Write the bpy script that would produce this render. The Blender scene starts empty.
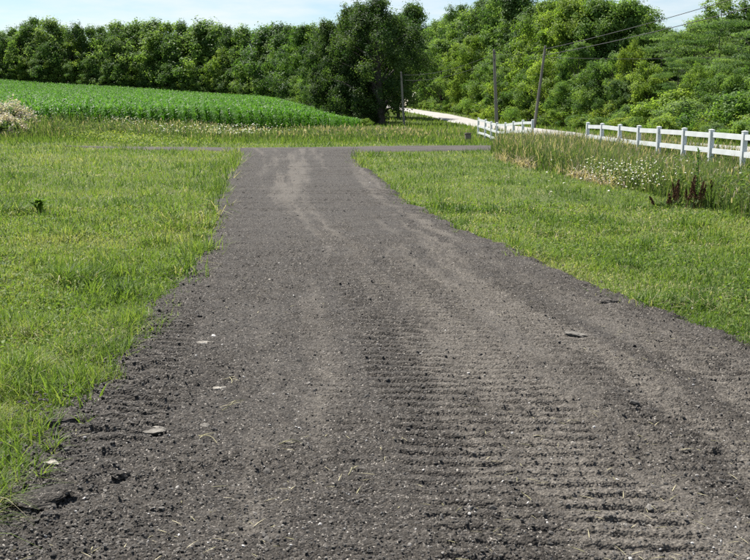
import bpy, bmesh, math, random
import numpy as np
from mathutils import Vector, Matrix

# ------------------------------------------------------------------ camera, sky, sun, exposure
SC = bpy.context.scene
F, CH, HZ = 950.0, 1.75, 108.0          # focal length in photo pixels, eye height, horizon row
PITCH = math.atan((280 - HZ) / F)
cam_d = bpy.data.cameras.new('camera'); cam = bpy.data.objects.new('camera', cam_d)
SC.collection.objects.link(cam)
cam_d.sensor_width = 36; cam_d.lens = 36 * F / 750; cam_d.clip_start = 0.05; cam_d.clip_end = 3000
cam.location = (0, 0, CH); cam.rotation_euler = (math.pi / 2 - PITCH, 0, 0)
SC.camera = cam

SUN_EL, SUN_AZ = 57.0, -40.0            # azimuth from +Y (view direction), negative = left
el, az = math.radians(SUN_EL), math.radians(SUN_AZ)
sdir = Vector((math.sin(az) * math.cos(el), math.cos(az) * math.cos(el), math.sin(el)))
sun_d = bpy.data.lights.new('sun', 'SUN'); sun = bpy.data.objects.new('sun', sun_d)
SC.collection.objects.link(sun)
sun_d.energy = 5.0; sun_d.angle = math.radians(0.55); sun_d.color = (1.0, 0.955, 0.88)
sun.rotation_euler = sdir.to_track_quat('Z', 'Y').to_euler(); sun.location = (0, 0, 60)

world = bpy.data.worlds.new('World'); SC.world = world; world.use_nodes = True
wn, wl = world.node_tree.nodes, world.node_tree.links
wn.clear()
sky = wn.new('ShaderNodeTexSky'); sky.sky_type = 'NISHITA'; sky.sun_disc = False
sky.sun_elevation = el; sky.sun_rotation = az
sky.air_density = 1.0; sky.dust_density = 0.25; sky.ozone_density = 2.0
tc = wn.new('ShaderNodeTexCoord')
sep = wn.new('ShaderNodeSeparateXYZ'); wl.new(tc.outputs['Generated'], sep.inputs[0])
zz = wn.new('ShaderNodeMath'); zz.operation = 'ADD'; zz.inputs[1].default_value = 0.12; wl.new(sep.outputs[2], zz.inputs[0])
zm = wn.new('ShaderNodeMath'); zm.operation = 'MAXIMUM'; zm.inputs[1].default_value = 0.05; wl.new(zz.outputs[0], zm.inputs[0])
dv = wn.new('ShaderNodeVectorMath'); dv.operation = 'DIVIDE'
cz = wn.new('ShaderNodeCombineXYZ')
for i in range(3): wl.new(zm.outputs[0], cz.inputs[i])
wl.new(tc.outputs['Generated'], dv.inputs[0]); wl.new(cz.outputs[0], dv.inputs[1])
cn = wn.new('ShaderNodeTexNoise'); cn.inputs['Scale'].default_value = 1.5; cn.inputs['Detail'].default_value = 7; cn.inputs['Roughness'].default_value = 0.58
wl.new(dv.outputs[0], cn.inputs['Vector'])
cr = wn.new('ShaderNodeValToRGB'); cr.color_ramp.elements[0].position = 0.44; cr.color_ramp.elements[1].position = 0.70
cr.color_ramp.elements[0].color = (0, 0, 0, 1); cr.color_ramp.elements[1].color = (0.8, 0.8, 0.8, 1)
wl.new(cn.outputs[0], cr.inputs[0])
mx = wn.new('ShaderNodeMix'); mx.data_type = 'RGBA'
wl.new(cr.outputs[0], mx.inputs['Factor']); wl.new(sky.outputs[0], mx.inputs['A'])
mx.inputs['B'].default_value = (7.6, 7.9, 8.1, 1)
bg = wn.new('ShaderNodeBackground'); bg.inputs['Strength'].default_value = 0.060
wl.new(mx.outputs['Result'], bg.inputs['Color'])
wo = wn.new('ShaderNodeOutputWorld'); wl.new(bg.outputs[0], wo.inputs[0])

vs = SC.view_settings
vs.view_transform = 'Standard'; vs.look = 'None'; vs.gamma = 1.0; vs.exposure = 1.1; vs.use_curve_mapping = False
cy = SC.cycles
cy.max_bounces = 7; cy.diffuse_bounces = 3; cy.glossy_bounces = 2; cy.transmission_bounces = 5; cy.transparent_max_bounces = 6
cy.use_denoising = False; cy.use_adaptive_sampling = False
cy.sample_clamp_indirect = 6

# ------------------------------------------------------------------ helpers
COL = SC.collection
R = np.random.default_rng(7)
random.seed(7)

def gp(px, py, z=0.0):
    """photo pixel -> point on the horizontal plane at height z"""
    cx, cyy = (px - 375) / F, (280 - py) / F
    c, s = math.cos(PITCH), math.sin(PITCH)
    d = np.array([cx, c + cyy * s, -s + cyy * c])
    t = (z - CH) / d[2]
    return d[0] * t, d[1] * t
def at(px, d):
    """ground x for a photo column at distance d"""
    return (px - 375) / F * d * math.cos(PITCH) * 1.015
def ztop(py, d):
    a = math.atan((280 - py) / F) - PITCH
    return CH + math.tan(a) * d

def smooth(a, b, x):
    t = np.clip((x - a) / (b - a), 0, 1); return t * t * (3 - 2 * t)
def _h(ix, iy, seed):
    n = (ix.astype(np.int64) * 374761393 + iy.astype(np.int64) * 668265263 + seed * 974634541) & 0xFFFFFFFF
    n = ((n ^ (n >> 13)) * 1274126177) & 0xFFFFFFFF
    n = n ^ (n >> 16)
    return (n & 0xFFFFFF) / float(0xFFFFFF)
def vn(x, y, s=1):
    ix, iy = np.floor(x), np.floor(y); fx, fy = x - ix, y - iy
    fx = fx * fx * (3 - 2 * fx); fy = fy * fy * (3 - 2 * fy)
    a, b = _h(ix, iy, s), _h(ix + 1, iy, s); c, d = _h(ix, iy + 1, s), _h(ix + 1, iy + 1, s)
    return (a + (b - a) * fx) * (1 - fy) + (c + (d - c) * fx) * fy
def fbm(x, y, o=4, s=1, g=0.5):
    v = 0; a = 1; t = 0
    for i in range(o):
        v = v + a * vn(x * 2 ** i, y * 2 ** i, s + i * 17); t += a; a *= g
    return v / t
def worley(x, y, s=1):
    ix, iy = np.floor(x), np.floor(y); best = np.full(x.shape, 9.0); idv = np.zeros(x.shape)
    for dx in (-1, 0, 1):
        for dy in (-1, 0, 1):
            jx, jy = ix + dx, iy + dy
            px_, py_ = jx + _h(jx, jy, s), jy + _h(jx, jy, s + 5)
            d = np.hypot(x - px_, y - py_); m = d < best
            best = np.where(m, d, best); idv = np.where(m, _h(jx, jy, s + 9), idv)
    return best, idv

def H(x, y):
    x = np.asarray(x, float); y = np.asarray(y, float)
    k = smooth(-14, 2, x)
    y0 = 50 + 60 * k
    sl = (0.0135 + 0.00033 * np.clip(-x, 0, 120)) * (1 - k) + 0.021 * k
    ye = np.minimum(y, 215) - y0
    rise = sl * np.where(ye > 12, ye, np.where(ye < -12, 0, (ye + 12) ** 2 / 48))
    dip = -0.30 * np.exp(-((y - 56) / 6.0) ** 2) * smooth(2, 5.5, x) * (1 - smooth(9, 10.5, x))
    hill = 0.05 * np.clip(x - 22, 0, 60)
    und = 0.05 * (fbm(x * 0.25, y * 0.25, 2, 3) - 0.5) * smooth(3, 10, np.hypot(x + 2, y - 10) * 0.6)
    return -0.03 + rise + dip + hill + und

def mesh_np(name, v, f, attrs=None, smooth_shade=False):
    v = np.ascontiguousarray(v, np.float32); f = np.ascontiguousarray(f, np.int32)
    me = bpy.data.meshes.new(name)
    nf, k = f.shape
    me.vertices.add(len(v)); me.vertices.foreach_set('co', v.ravel())
    me.loops.add(nf * k); me.loops.foreach_set('vertex_index', f.ravel())
    me.polygons.add(nf); me.polygons.foreach_set('loop_start', np.arange(0, nf * k, k, dtype=np.int32))
    me.polygons.foreach_set('use_smooth', np.full(nf, bool(smooth_shade)))
    for an, a in (attrs or {}).items():
        at_ = me.attributes.new(an, 'FLOAT', 'POINT'); at_.data.foreach_set('value', np.ascontiguousarray(a, np.float32).ravel())
    me.update(calc_edges=True); me.validate()
    return me
def obj(name, me, mat=None, parent=None, loc=(0, 0, 0)):
    o = bpy.data.objects.new(name, me); COL.objects.link(o)
    if mat and me: 
        me.materials.clear(); me.materials.append(mat)
    o.location = loc
    if parent: o.parent = parent
    return o
def empty(name, loc=(0, 0, 0), rz=0):
    o = bpy.data.objects.new(name, None); COL.objects.link(o); o.location = loc; o.rotation_euler.z = rz
    o.empty_display_size = 0.3
    return o
def tag(o, label=None, cat=None, group=None, kind=None):
    for k, v in (('label', label), ('category', cat), ('group', group), ('kind', kind)):
        if v: o[k] = v
    return o
def tubes(paths, sides=7):
    """paths: list of (points Nx3, radii N) -> verts, quads"""
    V, Fc, off = [], [], 0
    for P, rad in paths:
        P = np.asarray(P, float); rad = np.asarray(rad, float); n = len(P)
        T = np.gradient(P, axis=0); T /= np.linalg.norm(T, axis=1)[:, None] + 1e-9
        up = np.where(np.abs(T[:, 2:3]) > 0.9, np.array([[1.0, 0, 0]]), np.array([[0, 0, 1.0]]))
        A = np.cross(T, up); A /= np.linalg.norm(A, axis=1)[:, None] + 1e-9
        B = np.cross(T, A)
        th = np.linspace(0, 2 * np.pi, sides, endpoint=False)
        ring = P[:, None] + rad[:, None, None] * (np.cos(th)[None, :, None] * A[:, None] + np.sin(th)[None, :, None] * B[:, None])
        V.append(ring.reshape(-1, 3))
        i = np.arange(n - 1)[:, None] * sides; j = np.arange(sides)[None]; j2 = (j + 1) % sides
        Fc.append(np.stack([i + j, i + j2, i + sides + j2, i + sides + j], -1).reshape(-1, 4) + off)
        off += n * sides
    return np.concatenate(V), np.concatenate(Fc)
def boxes(lst):
    """list of (centre, half sizes, 3x3 matrix or None) -> verts, quads"""
    V, Fc = [], []
    base = np.array([[x, y, z] for x in (-1, 1) for y in (-1, 1) for z in (-1, 1)], float)
    q = np.array([[0, 1, 3, 2], [4, 6, 7, 5], [0, 4, 5, 1], [2, 3, 7, 6], [0, 2, 6, 4], [1, 5, 7, 3]])
    for k, (c, h, m) in enumerate(lst):
        p = base * np.array(h)
        if m is not None: p = p @ np.asarray(m).T
        V.append(p + np.array(c)); Fc.append(q + 8 * k)
    return np.concatenate(V), np.concatenate(Fc)

def blades(base, h, w, ang, lean, tint, nseg=3, bend=1.8, tipw=0.12):
    """strips of quads that taper and bend over; ang = lean direction"""
    n = len(base); t = np.linspace(0, 1, nseg + 1)[None]                       # n x k
    side = np.stack([-np.sin(ang), np.cos(ang), np.zeros(n)], -1)
    tw = R.uniform(-0.9, 0.9, n)
    side = side * np.cos(tw)[:, None] + np.stack([np.cos(ang), np.sin(ang), np.zeros(n)], -1) * np.sin(tw)[:, None]
    out = np.stack([np.cos(ang), np.sin(ang), np.zeros(n)], -1)
    th = lean[:, None] * t ** (bend - 1)
    zz_ = h[:, None] * t * np.cos(np.clip(th, 0, 1.9)); oo = h[:, None] * t * np.sin(np.clip(th, 0, 1.9))
    c = base[:, None] + out[:, None] * oo[..., None]; c[..., 2] += zz_
    prof = np.interp(t[0], [0, 0.35, 1], [0.7, 1.0, tipw])
    hw = 0.5 * w[:, None] * prof[None]
    L = c - side[:, None] * hw[..., None]; Rr = c + side[:, None] * hw[..., None]
    V = np.stack([L, Rr], 2).reshape(-1, 3)                                    # n*(k)*2
    k = nseg + 1
    b = (np.arange(n) * k * 2)[:, None] + (np.arange(nseg) * 2)[None]
    Fq = np.stack([b, b + 1, b + 3, b + 2], -1).reshape(-1, 4)
    T = np.repeat(tint, k * 2)
    U = np.tile(np.repeat(t[0], 2), n)
    return V, Fq, T, U
class Acc:
    def __init__(s): s.v, s.f, s.t, s.u, s.n = [], [], [], [], 0
    def add(s, V, Fq, T, U=None):
        s.v.append(V); s.f.append(Fq + s.n); s.t.append(np.broadcast_to(T, len(V)) if np.ndim(T) == 0 else T)
        s.u.append(np.zeros(len(V)) if U is None else U); s.n += len(V)
    def mesh(s, name): return mesh_np(name, np.concatenate(s.v), np.concatenate(s.f), {'tint': np.concatenate(s.t), 'along': np.concatenate(s.u)})
def leaves(pos, nrm, size, aspect, tint):
    """rhombic leaves with a little fold"""
    n = len(pos)
    nrm = nrm / (np.linalg.norm(nrm, axis=1)[:, None] + 1e-9)
    rv = R.normal(size=(n, 3)); A = np.cross(nrm, rv); A /= np.linalg.norm(A, axis=1)[:, None] + 1e-9
    B = np.cross(nrm, A)
    s = size[:, None]; fold = nrm * s * 0.10
    V = np.stack([pos - A * s * 0.5, pos + B * s * 0.5 * aspect + fold - A * s * 0.08, pos + A * s * 0.5, pos - B * s * 0.5 * aspect + fold - A * s * 0.08], 1).reshape(-1, 3)
    Fq = np.arange(n * 4).reshape(-1, 4)
    return V, Fq, np.repeat(tint, 4)

# ------------------------------------------------------------------ materials
def new_mat(name):
    m = bpy.data.materials.new(name); m.use_nodes = True
    nt = m.node_tree; nt.nodes.clear()
    o = nt.nodes.new('ShaderNodeOutputMaterial')
    return m, nt, o
def ramp(nt, stops, interp='LINEAR'):
    r = nt.nodes.new('ShaderNodeValToRGB'); cr_ = r.color_ramp; cr_.interpolation = interp
    while len(cr_.elements) < len(stops): cr_.elements.new(0.5)
    for e, (p, c) in zip(cr_.elements, stops): e.position = p; e.color = (*c, 1)
    return r
def leaf_mat(name, stops, trans=0.4, rough=0.5, spec=0.35, objvar=0.25, tcol=1.5):
    m, nt, o = new_mat(name); N, L = nt.nodes, nt.links
    a = N.new('ShaderNodeAttribute'); a.attribute_name = 'tint'
    oi = N.new('ShaderNodeObjectInfo')
    ma = N.new('ShaderNodeMath'); ma.operation = 'MULTIPLY_ADD'; L.new(oi.outputs['Random'], ma.inputs[0]); ma.inputs[1].default_value = objvar; 
    sb = N.new('ShaderNodeMath'); sb.operation = 'SUBTRACT'; L.new(a.outputs['Fac'], sb.inputs[0]); sb.inputs[1].default_value = objvar * 0.5
    L.new(sb.outputs[0], ma.inputs[2])
    r = ramp(nt, stops); L.new(ma.outputs[0], r.inputs[0])
    p = N.new('ShaderNodeBsdfPrincipled'); L.new(r.outputs[0], p.inputs['Base Color'])
    p.inputs['Roughness'].default_value = rough; p.inputs['Specular IOR Level'].default_value = spec
    t = N.new('ShaderNodeBsdfTranslucent')
    g = N.new('ShaderNodeMix'); g.data_type = 'RGBA'; g.blend_type = 'MULTIPLY'; g.inputs['Factor'].default_value = 1
    L.new(r.outputs[0], g.inputs['A']); g.inputs['B'].default_value = (tcol * 1.0, tcol * 1.05, tcol * 0.55, 1)
    L.new(g.outputs['Result'], t.inputs['Color'])
    mxs = N.new('ShaderNodeMixShader'); mxs.inputs[0].default_value = trans
    L.new(p.outputs[0], mxs.inputs[1]); L.new(t.outputs[0], mxs.inputs[2]); L.new(mxs.outputs[0], o.inputs[0])
    return m
def plain(name, stops, scale=8, rough=0.8, bump=0.3, bscale=40, spec=0.3, detail=6, stretch=(1, 1, 1), coord='Object', bdist=0.01):
    m, nt, o = new_mat(name); N, L = nt.nodes, nt.links
    tc_ = N.new('ShaderNodeTexCoord'); mp = N.new('ShaderNodeMapping'); mp.inputs['Scale'].default_value = stretch
    L.new(tc_.outputs[coord], mp.inputs[0])
    n1 = N.new('ShaderNodeTexNoise'); n1.inputs['Scale'].default_value = scale; n1.inputs['Detail'].default_value = detail; L.new(mp.outputs[0], n1.inputs['Vector'])
    r = ramp(nt, stops); L.new(n1.outputs[0], r.inputs[0])
    p = N.new('ShaderNodeBsdfPrincipled'); p.inputs['Roughness'].default_value = rough; p.inputs['Specular IOR Level'].default_value = spec
    L.new(r.outputs[0], p.inputs['Base Color'])
    n2 = N.new('ShaderNodeTexNoise'); n2.inputs['Scale'].default_value = bscale; n2.inputs['Detail'].default_value = 4; L.new(mp.outputs[0], n2.inputs['Vector'])
    b = N.new('ShaderNodeBump'); b.inputs['Strength'].default_value = bump; b.inputs['Distance'].default_value = bdist; L.new(n2.outputs[0], b.inputs['Height'])
    L.new(b.outputs[0], p.inputs['Normal']); L.new(p.outputs[0], o.inputs[0])
    return m

M = {}
M['grass'] = leaf_mat('grass_blades', [(0.0, (0.045, 0.088, 0.018)), (0.30, (0.098, 0.158, 0.030)), (0.60, (0.165, 0.232, 0.046)), (0.78, (0.25, 0.25, 0.105)), (1.0, (0.46, 0.41, 0.28))], 0.40, 0.55, 0.16, 0)
M['weed'] = leaf_mat('weed_blades', [(0.0, (0.052, 0.092, 0.026)), (0.35, (0.098, 0.145, 0.042)), (0.6, (0.160, 0.180, 0.078)), (0.8, (0.27, 0.225, 0.155)), (1.0, (0.42, 0.345, 0.265))], 0.42, 0.6, 0.15, 0)
M['petal'] = leaf_mat('white_petals', [(0.0, (0.55, 0.52, 0.44)), (1.0, (0.80, 0.78, 0.72))], 0.3, 0.6, 0.2, 0, 1.0)
M['cream'] = leaf_mat('cream_flowers', [(0.0, (0.36, 0.29, 0.24)), (0.5, (0.56, 0.49, 0.42)), (1.0, (0.74, 0.68, 0.60))], 0.3, 0.7, 0.2, 0, 1.0)
M['yellow'] = leaf_mat('yellow_flowers', [(0.0, (0.10, 0.17, 0.035)), (0.6, (0.22, 0.29, 0.06)), (1.0, (0.44, 0.46, 0.10))], 0.35, 0.6, 0.2, 0, 1.2)
M['dock'] = leaf_mat('dock_seed', [(0.0, (0.045, 0.025, 0.015)), (1.0, (0.15, 0.080, 0.050))], 0.15, 0.8, 0.1, 0, 1.0)
M['straw'] = leaf_mat('straw', [(0.0, (0.26, 0.25, 0.12)), (1.0, (0.50, 0.45, 0.30))], 0.25, 0.7, 0.2, 0, 1.0)
M['corn'] = leaf_mat('corn_leaves', [(0.0, (0.0270, 0.0891, 0.0095)), (0.5, (0.0540, 0.1485, 0.0135)), (1.0, (0.1148, 0.2362, 0.0270))], 0.40, 0.5, 0.14, 0.3)
M['leaf_dark'] = leaf_mat('leaf_dark', [(0.0, (0.0378, 0.0810, 0.0243)), (0.5, (0.0702, 0.1296, 0.0351)), (1.0, (0.1242, 0.1917, 0.0540))], 0.42, 0.55, 0.18, 0.55)
M['leaf_deep'] = leaf_mat('leaf_deep', [(0.0, (0.028, 0.060, 0.018)), (0.5, (0.052, 0.096, 0.026)), (1.0, (0.092, 0.142, 0.040))], 0.42, 0.55, 0.18, 0.55)
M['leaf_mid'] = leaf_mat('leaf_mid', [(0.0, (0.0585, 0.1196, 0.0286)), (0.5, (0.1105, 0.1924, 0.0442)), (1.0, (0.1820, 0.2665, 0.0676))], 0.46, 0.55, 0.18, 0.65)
M['leaf_light'] = leaf_mat('leaf_light', [(0.0, (0.0805, 0.1437, 0.0253)), (0.5, (0.1495, 0.2300, 0.0414)), (1.0, (0.2357, 0.3105, 0.0667))], 0.48, 0.55, 0.18, 0.55)
M['leaf_yellow'] = leaf_mat('leaf_yellow', [(0.0, (0.095, 0.15, 0.022)), (0.5, (0.165, 0.23, 0.034)), (1.0, (0.25, 0.30, 0.055))], 0.48, 0.55, 0.18, 0.3)
M['leaf_feather'] = leaf_mat('leaf_feather', [(0.0, (0.0750, 0.1375, 0.0450)), (0.5, (0.1313, 0.2063, 0.0650)), (1.0, (0.1938, 0.2687, 0.0875))], 0.45, 0.55, 0.18, 0.55)  # feathery foliage; on the distant wood its grey-green stands in for haze
M['bark'] = plain('bark', [(0.25, (0.045, 0.038, 0.032)), (0.75, (0.13, 0.115, 0.098))], 5, 0.9, 0.8, 14, 0.2, stretch=(1, 1, 0.25), bdist=0.04)
M['pole'] = plain('weathered_pole', [(0.25, (0.13, 0.115, 0.10)), (0.75, (0.27, 0.25, 0.22))], 9, 0.85, 0.5, 30, 0.2, stretch=(1, 1, 0.06))
M['white'] = plain('white_fence_paint', [(0.3, (0.56, 0.58, 0.57)), (0.7, (0.70, 0.72, 0.73))], 2.5, 0.45, 0.1, 30, 0.4)
M['wire'] = plain('dark_wire', [(0.2, (0.02, 0.02, 0.022)), (0.8, (0.05, 0.05, 0.05))], 3, 0.6, 0, 30)
M['rock'] = plain('grey_rock', [(0.3, (0.075, 0.069, 0.061)), (0.7, (0.21, 0.195, 0.17))], 22, 0.9, 0.6, 60, 0.2)
M['rock_pale'] = plain('pale_rock', [(0.3, (0.16, 0.145, 0.125)), (0.7, (0.40, 0.37, 0.32))], 25, 0.9, 0.5, 70, 0.2)
M['clod'] = plain('dark_clod', [(0.3, (0.022, 0.020, 0.018)), (0.7, (0.10, 0.092, 0.083))], 45, 0.95, 0.8, 110, 0.15)
M['pedestal'] = plain('faded_brown', [(0.25, (0.12, 0.10, 0.085)), (0.75, (0.20, 0.17, 0.15))], 10, 0.8, 0.3, 40)
M['road'] = plain('pale_road', [(0.25, (0.27, 0.26, 0.24)), (0.75, (0.36, 0.345, 0.32))], 0.6, 0.9, 0.4, 25, 0.2, 8)

def ground_mat():
    m, nt, o = new_mat('meadow_ground'); N, L = nt.nodes, nt.links
    tc_ = N.new('ShaderNodeTexCoord')
    n1 = N.new('ShaderNodeTexNoise'); n1.inputs['Scale'].default_value = 0.5; n1.inputs['Detail'].default_value = 8; L.new(tc_.outputs['Object'], n1.inputs['Vector'])
    n2 = N.new('ShaderNodeTexNoise'); n2.inputs['Scale'].default_value = 30; n2.inputs['Detail'].default_value = 5; L.new(tc_.outputs['Object'], n2.inputs['Vector'])
    r1 = ramp(nt, [(0.3, (0.055, 0.085, 0.022)), (0.55, (0.085, 0.115, 0.032)), (0.75, (0.14, 0.14, 0.06))]); L.new(n1.outputs[0], r1.inputs[0])
    r2 = ramp(nt, [(0.35, (0.04, 0.055, 0.018)), (0.6, (0.10, 0.12, 0.04)), (0.75, (0.19, 0.165, 0.09))]); L.new(n2.outputs[0], r2.inputs[0])
    mx_ = N.new('ShaderNodeMix'); mx_.data_type = 'RGBA'; mx_.inputs['Factor'].default_value = 0.6
    L.new(r1.outputs[0], mx_.inputs['A']); L.new(r2.outputs[0], mx_.inputs['B'])
    p = N.new('ShaderNodeBsdfPrincipled'); p.inputs['Roughness'].default_value = 0.95; p.inputs['Specular IOR Level'].default_value = 0.1
    L.new(mx_.outputs['Result'], p.inputs['Base Color'])
    b = N.new('ShaderNodeBump'); b.inputs['Strength'].default_value = 0.8; b.inputs['Distance'].default_value = 0.03; L.new(n2.outputs[0], b.inputs['Height'])
    L.new(b.outputs[0], p.inputs['Normal']); L.new(p.outputs[0], o.inputs[0])
    return m
M['ground'] = ground_mat()

def gravel_mat():
    m, nt, o = new_mat('crushed_millings'); N, L = nt.nodes, nt.links
    tc_ = N.new('ShaderNodeTexCoord')
    a = N.new('ShaderNodeAttribute'); a.attribute_name = 'dust'
    v = N.new('ShaderNodeTexVoronoi'); v.inputs['Scale'].default_value = 85; L.new(tc_.outputs['Object'], v.inputs['Vector'])
    v2 = N.new('ShaderNodeTexVoronoi'); v2.inputs['Scale'].default_value = 190; L.new(tc_.outputs['Object'], v2.inputs['Vector'])
    s1 = N.new('ShaderNodeSeparateColor'); L.new(v.outputs['Color'], s1.inputs[0])
    s2 = N.new('ShaderNodeSeparateColor'); L.new(v2.outputs['Color'], s2.inputs[0])
    mxv = N.new('ShaderNodeMix'); mxv.data_type = 'FLOAT'; mxv.inputs['Factor'].default_value = 0.45
    L.new(s1.outputs[0], mxv.inputs['A']); L.new(s2.outputs[0], mxv.inputs['B'])
    rs = ramp(nt, [(0.15, (0.009, 0.0078, 0.0066)), (0.45, (0.0245, 0.0212, 0.0180)), (0.70, (0.049, 0.043, 0.0365)), (0.88, (0.11, 0.099, 0.086)), (0.96, (0.36, 0.335, 0.30))])
    L.new(mxv.outputs['Result'], rs.inputs[0])
    n1 = N.new('ShaderNodeTexNoise'); n1.inputs['Scale'].default_value = 2.2; n1.inputs['Detail'].default_value = 9; n1.inputs['Roughness'].default_value = 0.62; L.new(tc_.outputs['Object'], n1.inputs['Vector'])
    rd = ramp(nt, [(0.3, (0.0, 0.0, 0.0)), (0.75, (1, 1, 1))]); L.new(n1.outputs[0], rd.inputs[0])
    ad = N.new('ShaderNodeMath'); ad.operation = 'MULTIPLY_ADD'; ad.use_clamp = True
    L.new(rd.outputs[0], ad.inputs[0]); ad.inputs[1].default_value = 0.26; L.new(a.outputs['Fac'], ad.inputs[2])
    sc_ = N.new('ShaderNodeMath'); sc_.operation = 'MULTIPLY'; sc_.inputs[1].default_value = 0.85; L.new(ad.outputs[0], sc_.inputs[0])
    mx_ = N.new('ShaderNodeMix'); mx_.data_type = 'RGBA'
    n3 = N.new('ShaderNodeTexNoise'); n3.inputs['Scale'].default_value = 60; n3.inputs['Detail'].default_value = 4; L.new(tc_.outputs['Object'], n3.inputs['Vector'])
    r3 = ramp(nt, [(0.32, (0.045, 0.0395, 0.033)), (0.52, (0.102, 0.091, 0.077)), (0.72, (0.20, 0.180, 0.153))]); L.new(n3.outputs[0], r3.inputs[0])
    L.new(sc_.outputs[0], mx_.inputs['Factor']); L.new(rs.outputs[0], mx_.inputs['A']); L.new(r3.outputs[0], mx_.inputs['B'])
    p = N.new('ShaderNodeBsdfPrincipled'); p.inputs['Roughness'].default_value = 0.88; p.inputs['Specular IOR Level'].default_value = 0.25
    L.new(mx_.outputs['Result'], p.inputs['Base Color'])
    b = N.new('ShaderNodeBump'); b.inputs['Strength'].default_value = 0.9; b.inputs['Distance'].default_value = 0.008; b.invert = True; L.new(v.outputs['Distance'], b.inputs['Height'])
    b2 = N.new('ShaderNodeBump'); b2.inputs['Strength'].default_value = 0.8; b2.inputs['Distance'].default_value = 0.006; L.new(n3.outputs[0], b2.inputs['Height']); L.new(b.outputs[0], b2.inputs['Normal'])
    L.new(b2.outputs[0], p.inputs['Normal']); L.new(p.outputs[0], o.inputs[0])
    return m
M['gravel'] = gravel_mat()
def chip_mat(name, stops):
    m, nt, o = new_mat(name); N, L = nt.nodes, nt.links
    oi = N.new('ShaderNodeObjectInfo'); r = ramp(nt, stops); L.new(oi.outputs['Random'], r.inputs[0])
    tc_ = N.new('ShaderNodeTexCoord'); n = N.new('ShaderNodeTexNoise'); n.inputs['Scale'].default_value = 2.5; n.inputs['Detail'].default_value = 4; L.new(tc_.outputs['Object'], n.inputs['Vector'])
    g = N.new('ShaderNodeMix'); g.data_type = 'RGBA'; g.blend_type = 'MULTIPLY'; g.inputs['Factor'].default_value = 0.7
    r2 = ramp(nt, [(0.25, (0.55, 0.55, 0.55)), (0.75, (1.25, 1.25, 1.25))]); L.new(n.outputs[0], r2.inputs[0])
    L.new(r.outputs[0], g.inputs['A']); L.new(r2.outputs[0], g.inputs['B'])
    p = N.new('ShaderNodeBsdfPrincipled'); p.inputs['Roughness'].default_value = 0.85; p.inputs['Specular IOR Level'].default_value = 0.3
    L.new(g.outputs['Result'], p.inputs['Base Color']); L.new(p.outputs[0], o.inputs[0])
    return m
M['chip'] = chip_mat('stone_chips', [(0.0, (0.055, 0.052, 0.048)), (0.55, (0.075, 0.069, 0.062)), (0.85, (0.115, 0.106, 0.095)), (0.96, (0.22, 0.205, 0.185)), (1.0, (0.55, 0.53, 0.50))])
M['crumb'] = chip_mat('dark_crumbs', [(0.0, (0.030, 0.027, 0.024)), (0.7, (0.060, 0.055, 0.048)), (1.0, (0.12, 0.11, 0.097))])

# ------------------------------------------------------------------ ground sheet
def axis(segs):
    out = []
    for a, b, s in segs: out += list(np.arange(a, b, s))
    out.append(segs[-1][1]); return np.array(out)
gx = axis([(-700, -120, 40), (-120, -40, 4), (-40, 30, 0.8), (30, 120, 5), (120, 700, 40)])
gy = axis([(-80, 0, 8), (0, 70, 0.8), (70, 240, 2.5), (240, 1200, 60)])
X, Y = np.meshgrid(gx, gy); Z = H(X, Y)
nx, ny = len(gx), len(gy)
i = np.arange(ny - 1)[:, None] * nx + np.arange(nx - 1)[None]
Fq = np.stack([i, i + 1, i + nx + 1, i + nx], -1).reshape(-1, 4)
g = obj('ground', mesh_np('ground', np.stack([X, Y, Z], -1).reshape(-1, 3), Fq, None, True), M['ground'])
tag(g, 'grassy meadow ground rising gently to the wood', 'ground', kind='structure')

# ------------------------------------------------------------------ driveway of crushed millings
Ly = np.array([140, 148, 152, 156, 162, 180, 205, 230, 262, 290, 315, 345, 370, 400, 430, 470, 515, 560, 640.])
Lx = np.array([232, 232, 238, 243, 241, 231, 220, 216, 204, 175, 150, 125, 112, 88, 54, 25, -10, -46, -115.])
Ry = np.array([140, 146, 151, 157, 165, 180, 200, 215, 228, 240, 250, 262, 278, 292, 310, 330, 350, 400, 560, 640.])
Rx = np.array([362, 362, 356, 351, 357, 378, 398, 425, 447, 478, 510, 530, 560, 600, 650, 700, 752, 870, 1215, 1400.])
rows = np.concatenate([np.linspace(149.5, 240, 150), np.linspace(240.6, 600, 450)])
ncol = 560
P0 = np.array([gp(x, y) for x, y in zip(np.interp(rows, Ly, Lx), rows)])
P1 = np.array([gp(x, y) for x, y in zip(np.interp(rows, Ry, Rx), rows)])
XL_, XR_, YD_ = P0[:, 0], P1[:, 0], P0[:, 1]
jl = 0.32 * (fbm(YD_ * 3.3, YD_ * 0 + 3.1, 4, 21, 0.7) - 0.5); jr = 0.40 * (fbm(YD_ * 3.1, YD_ * 0 + 9.1, 4, 22, 0.7) - 0.5)
XL_ = XL_ + jl; XR_ = XR_ + jr
def edge_l(y): return np.interp(-np.asarray(y), -YD_, XL_)
def edge_r(y): return np.interp(-np.asarray(y), -YD_, XR_)
YMIN, YMAX = YD_.min(), YD_.max()
PADX = 0.25
t = np.linspace(0, 1, ncol)
X = (XL_ - PADX)[:, None] + (XR_ - XL_ + 2 * PADX)[:, None] * t[None]
Y = np.repeat(YD_[:, None], ncol, 1)
def band(px_pts, width, soft=0.12):
    q = np.array([gp(*p) for p in px_pts]); o = np.argsort(q[:, 1]); q = q[o]
    def fn(x, y):
        c = np.interp(y, q[:, 1], q[:, 0]); lo, hi = q[0, 1], q[-1, 1]
        e = 1 - smooth(width / 2 - soft / 2, width / 2 + soft / 2, np.abs(x - c + 0.05 * (vn(y * 3, y * 0, 5) - .5)))
        return e * smooth(lo - 0.8, lo, y) * (1 - smooth(hi, hi + 1.2, y))
    return fn
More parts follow.
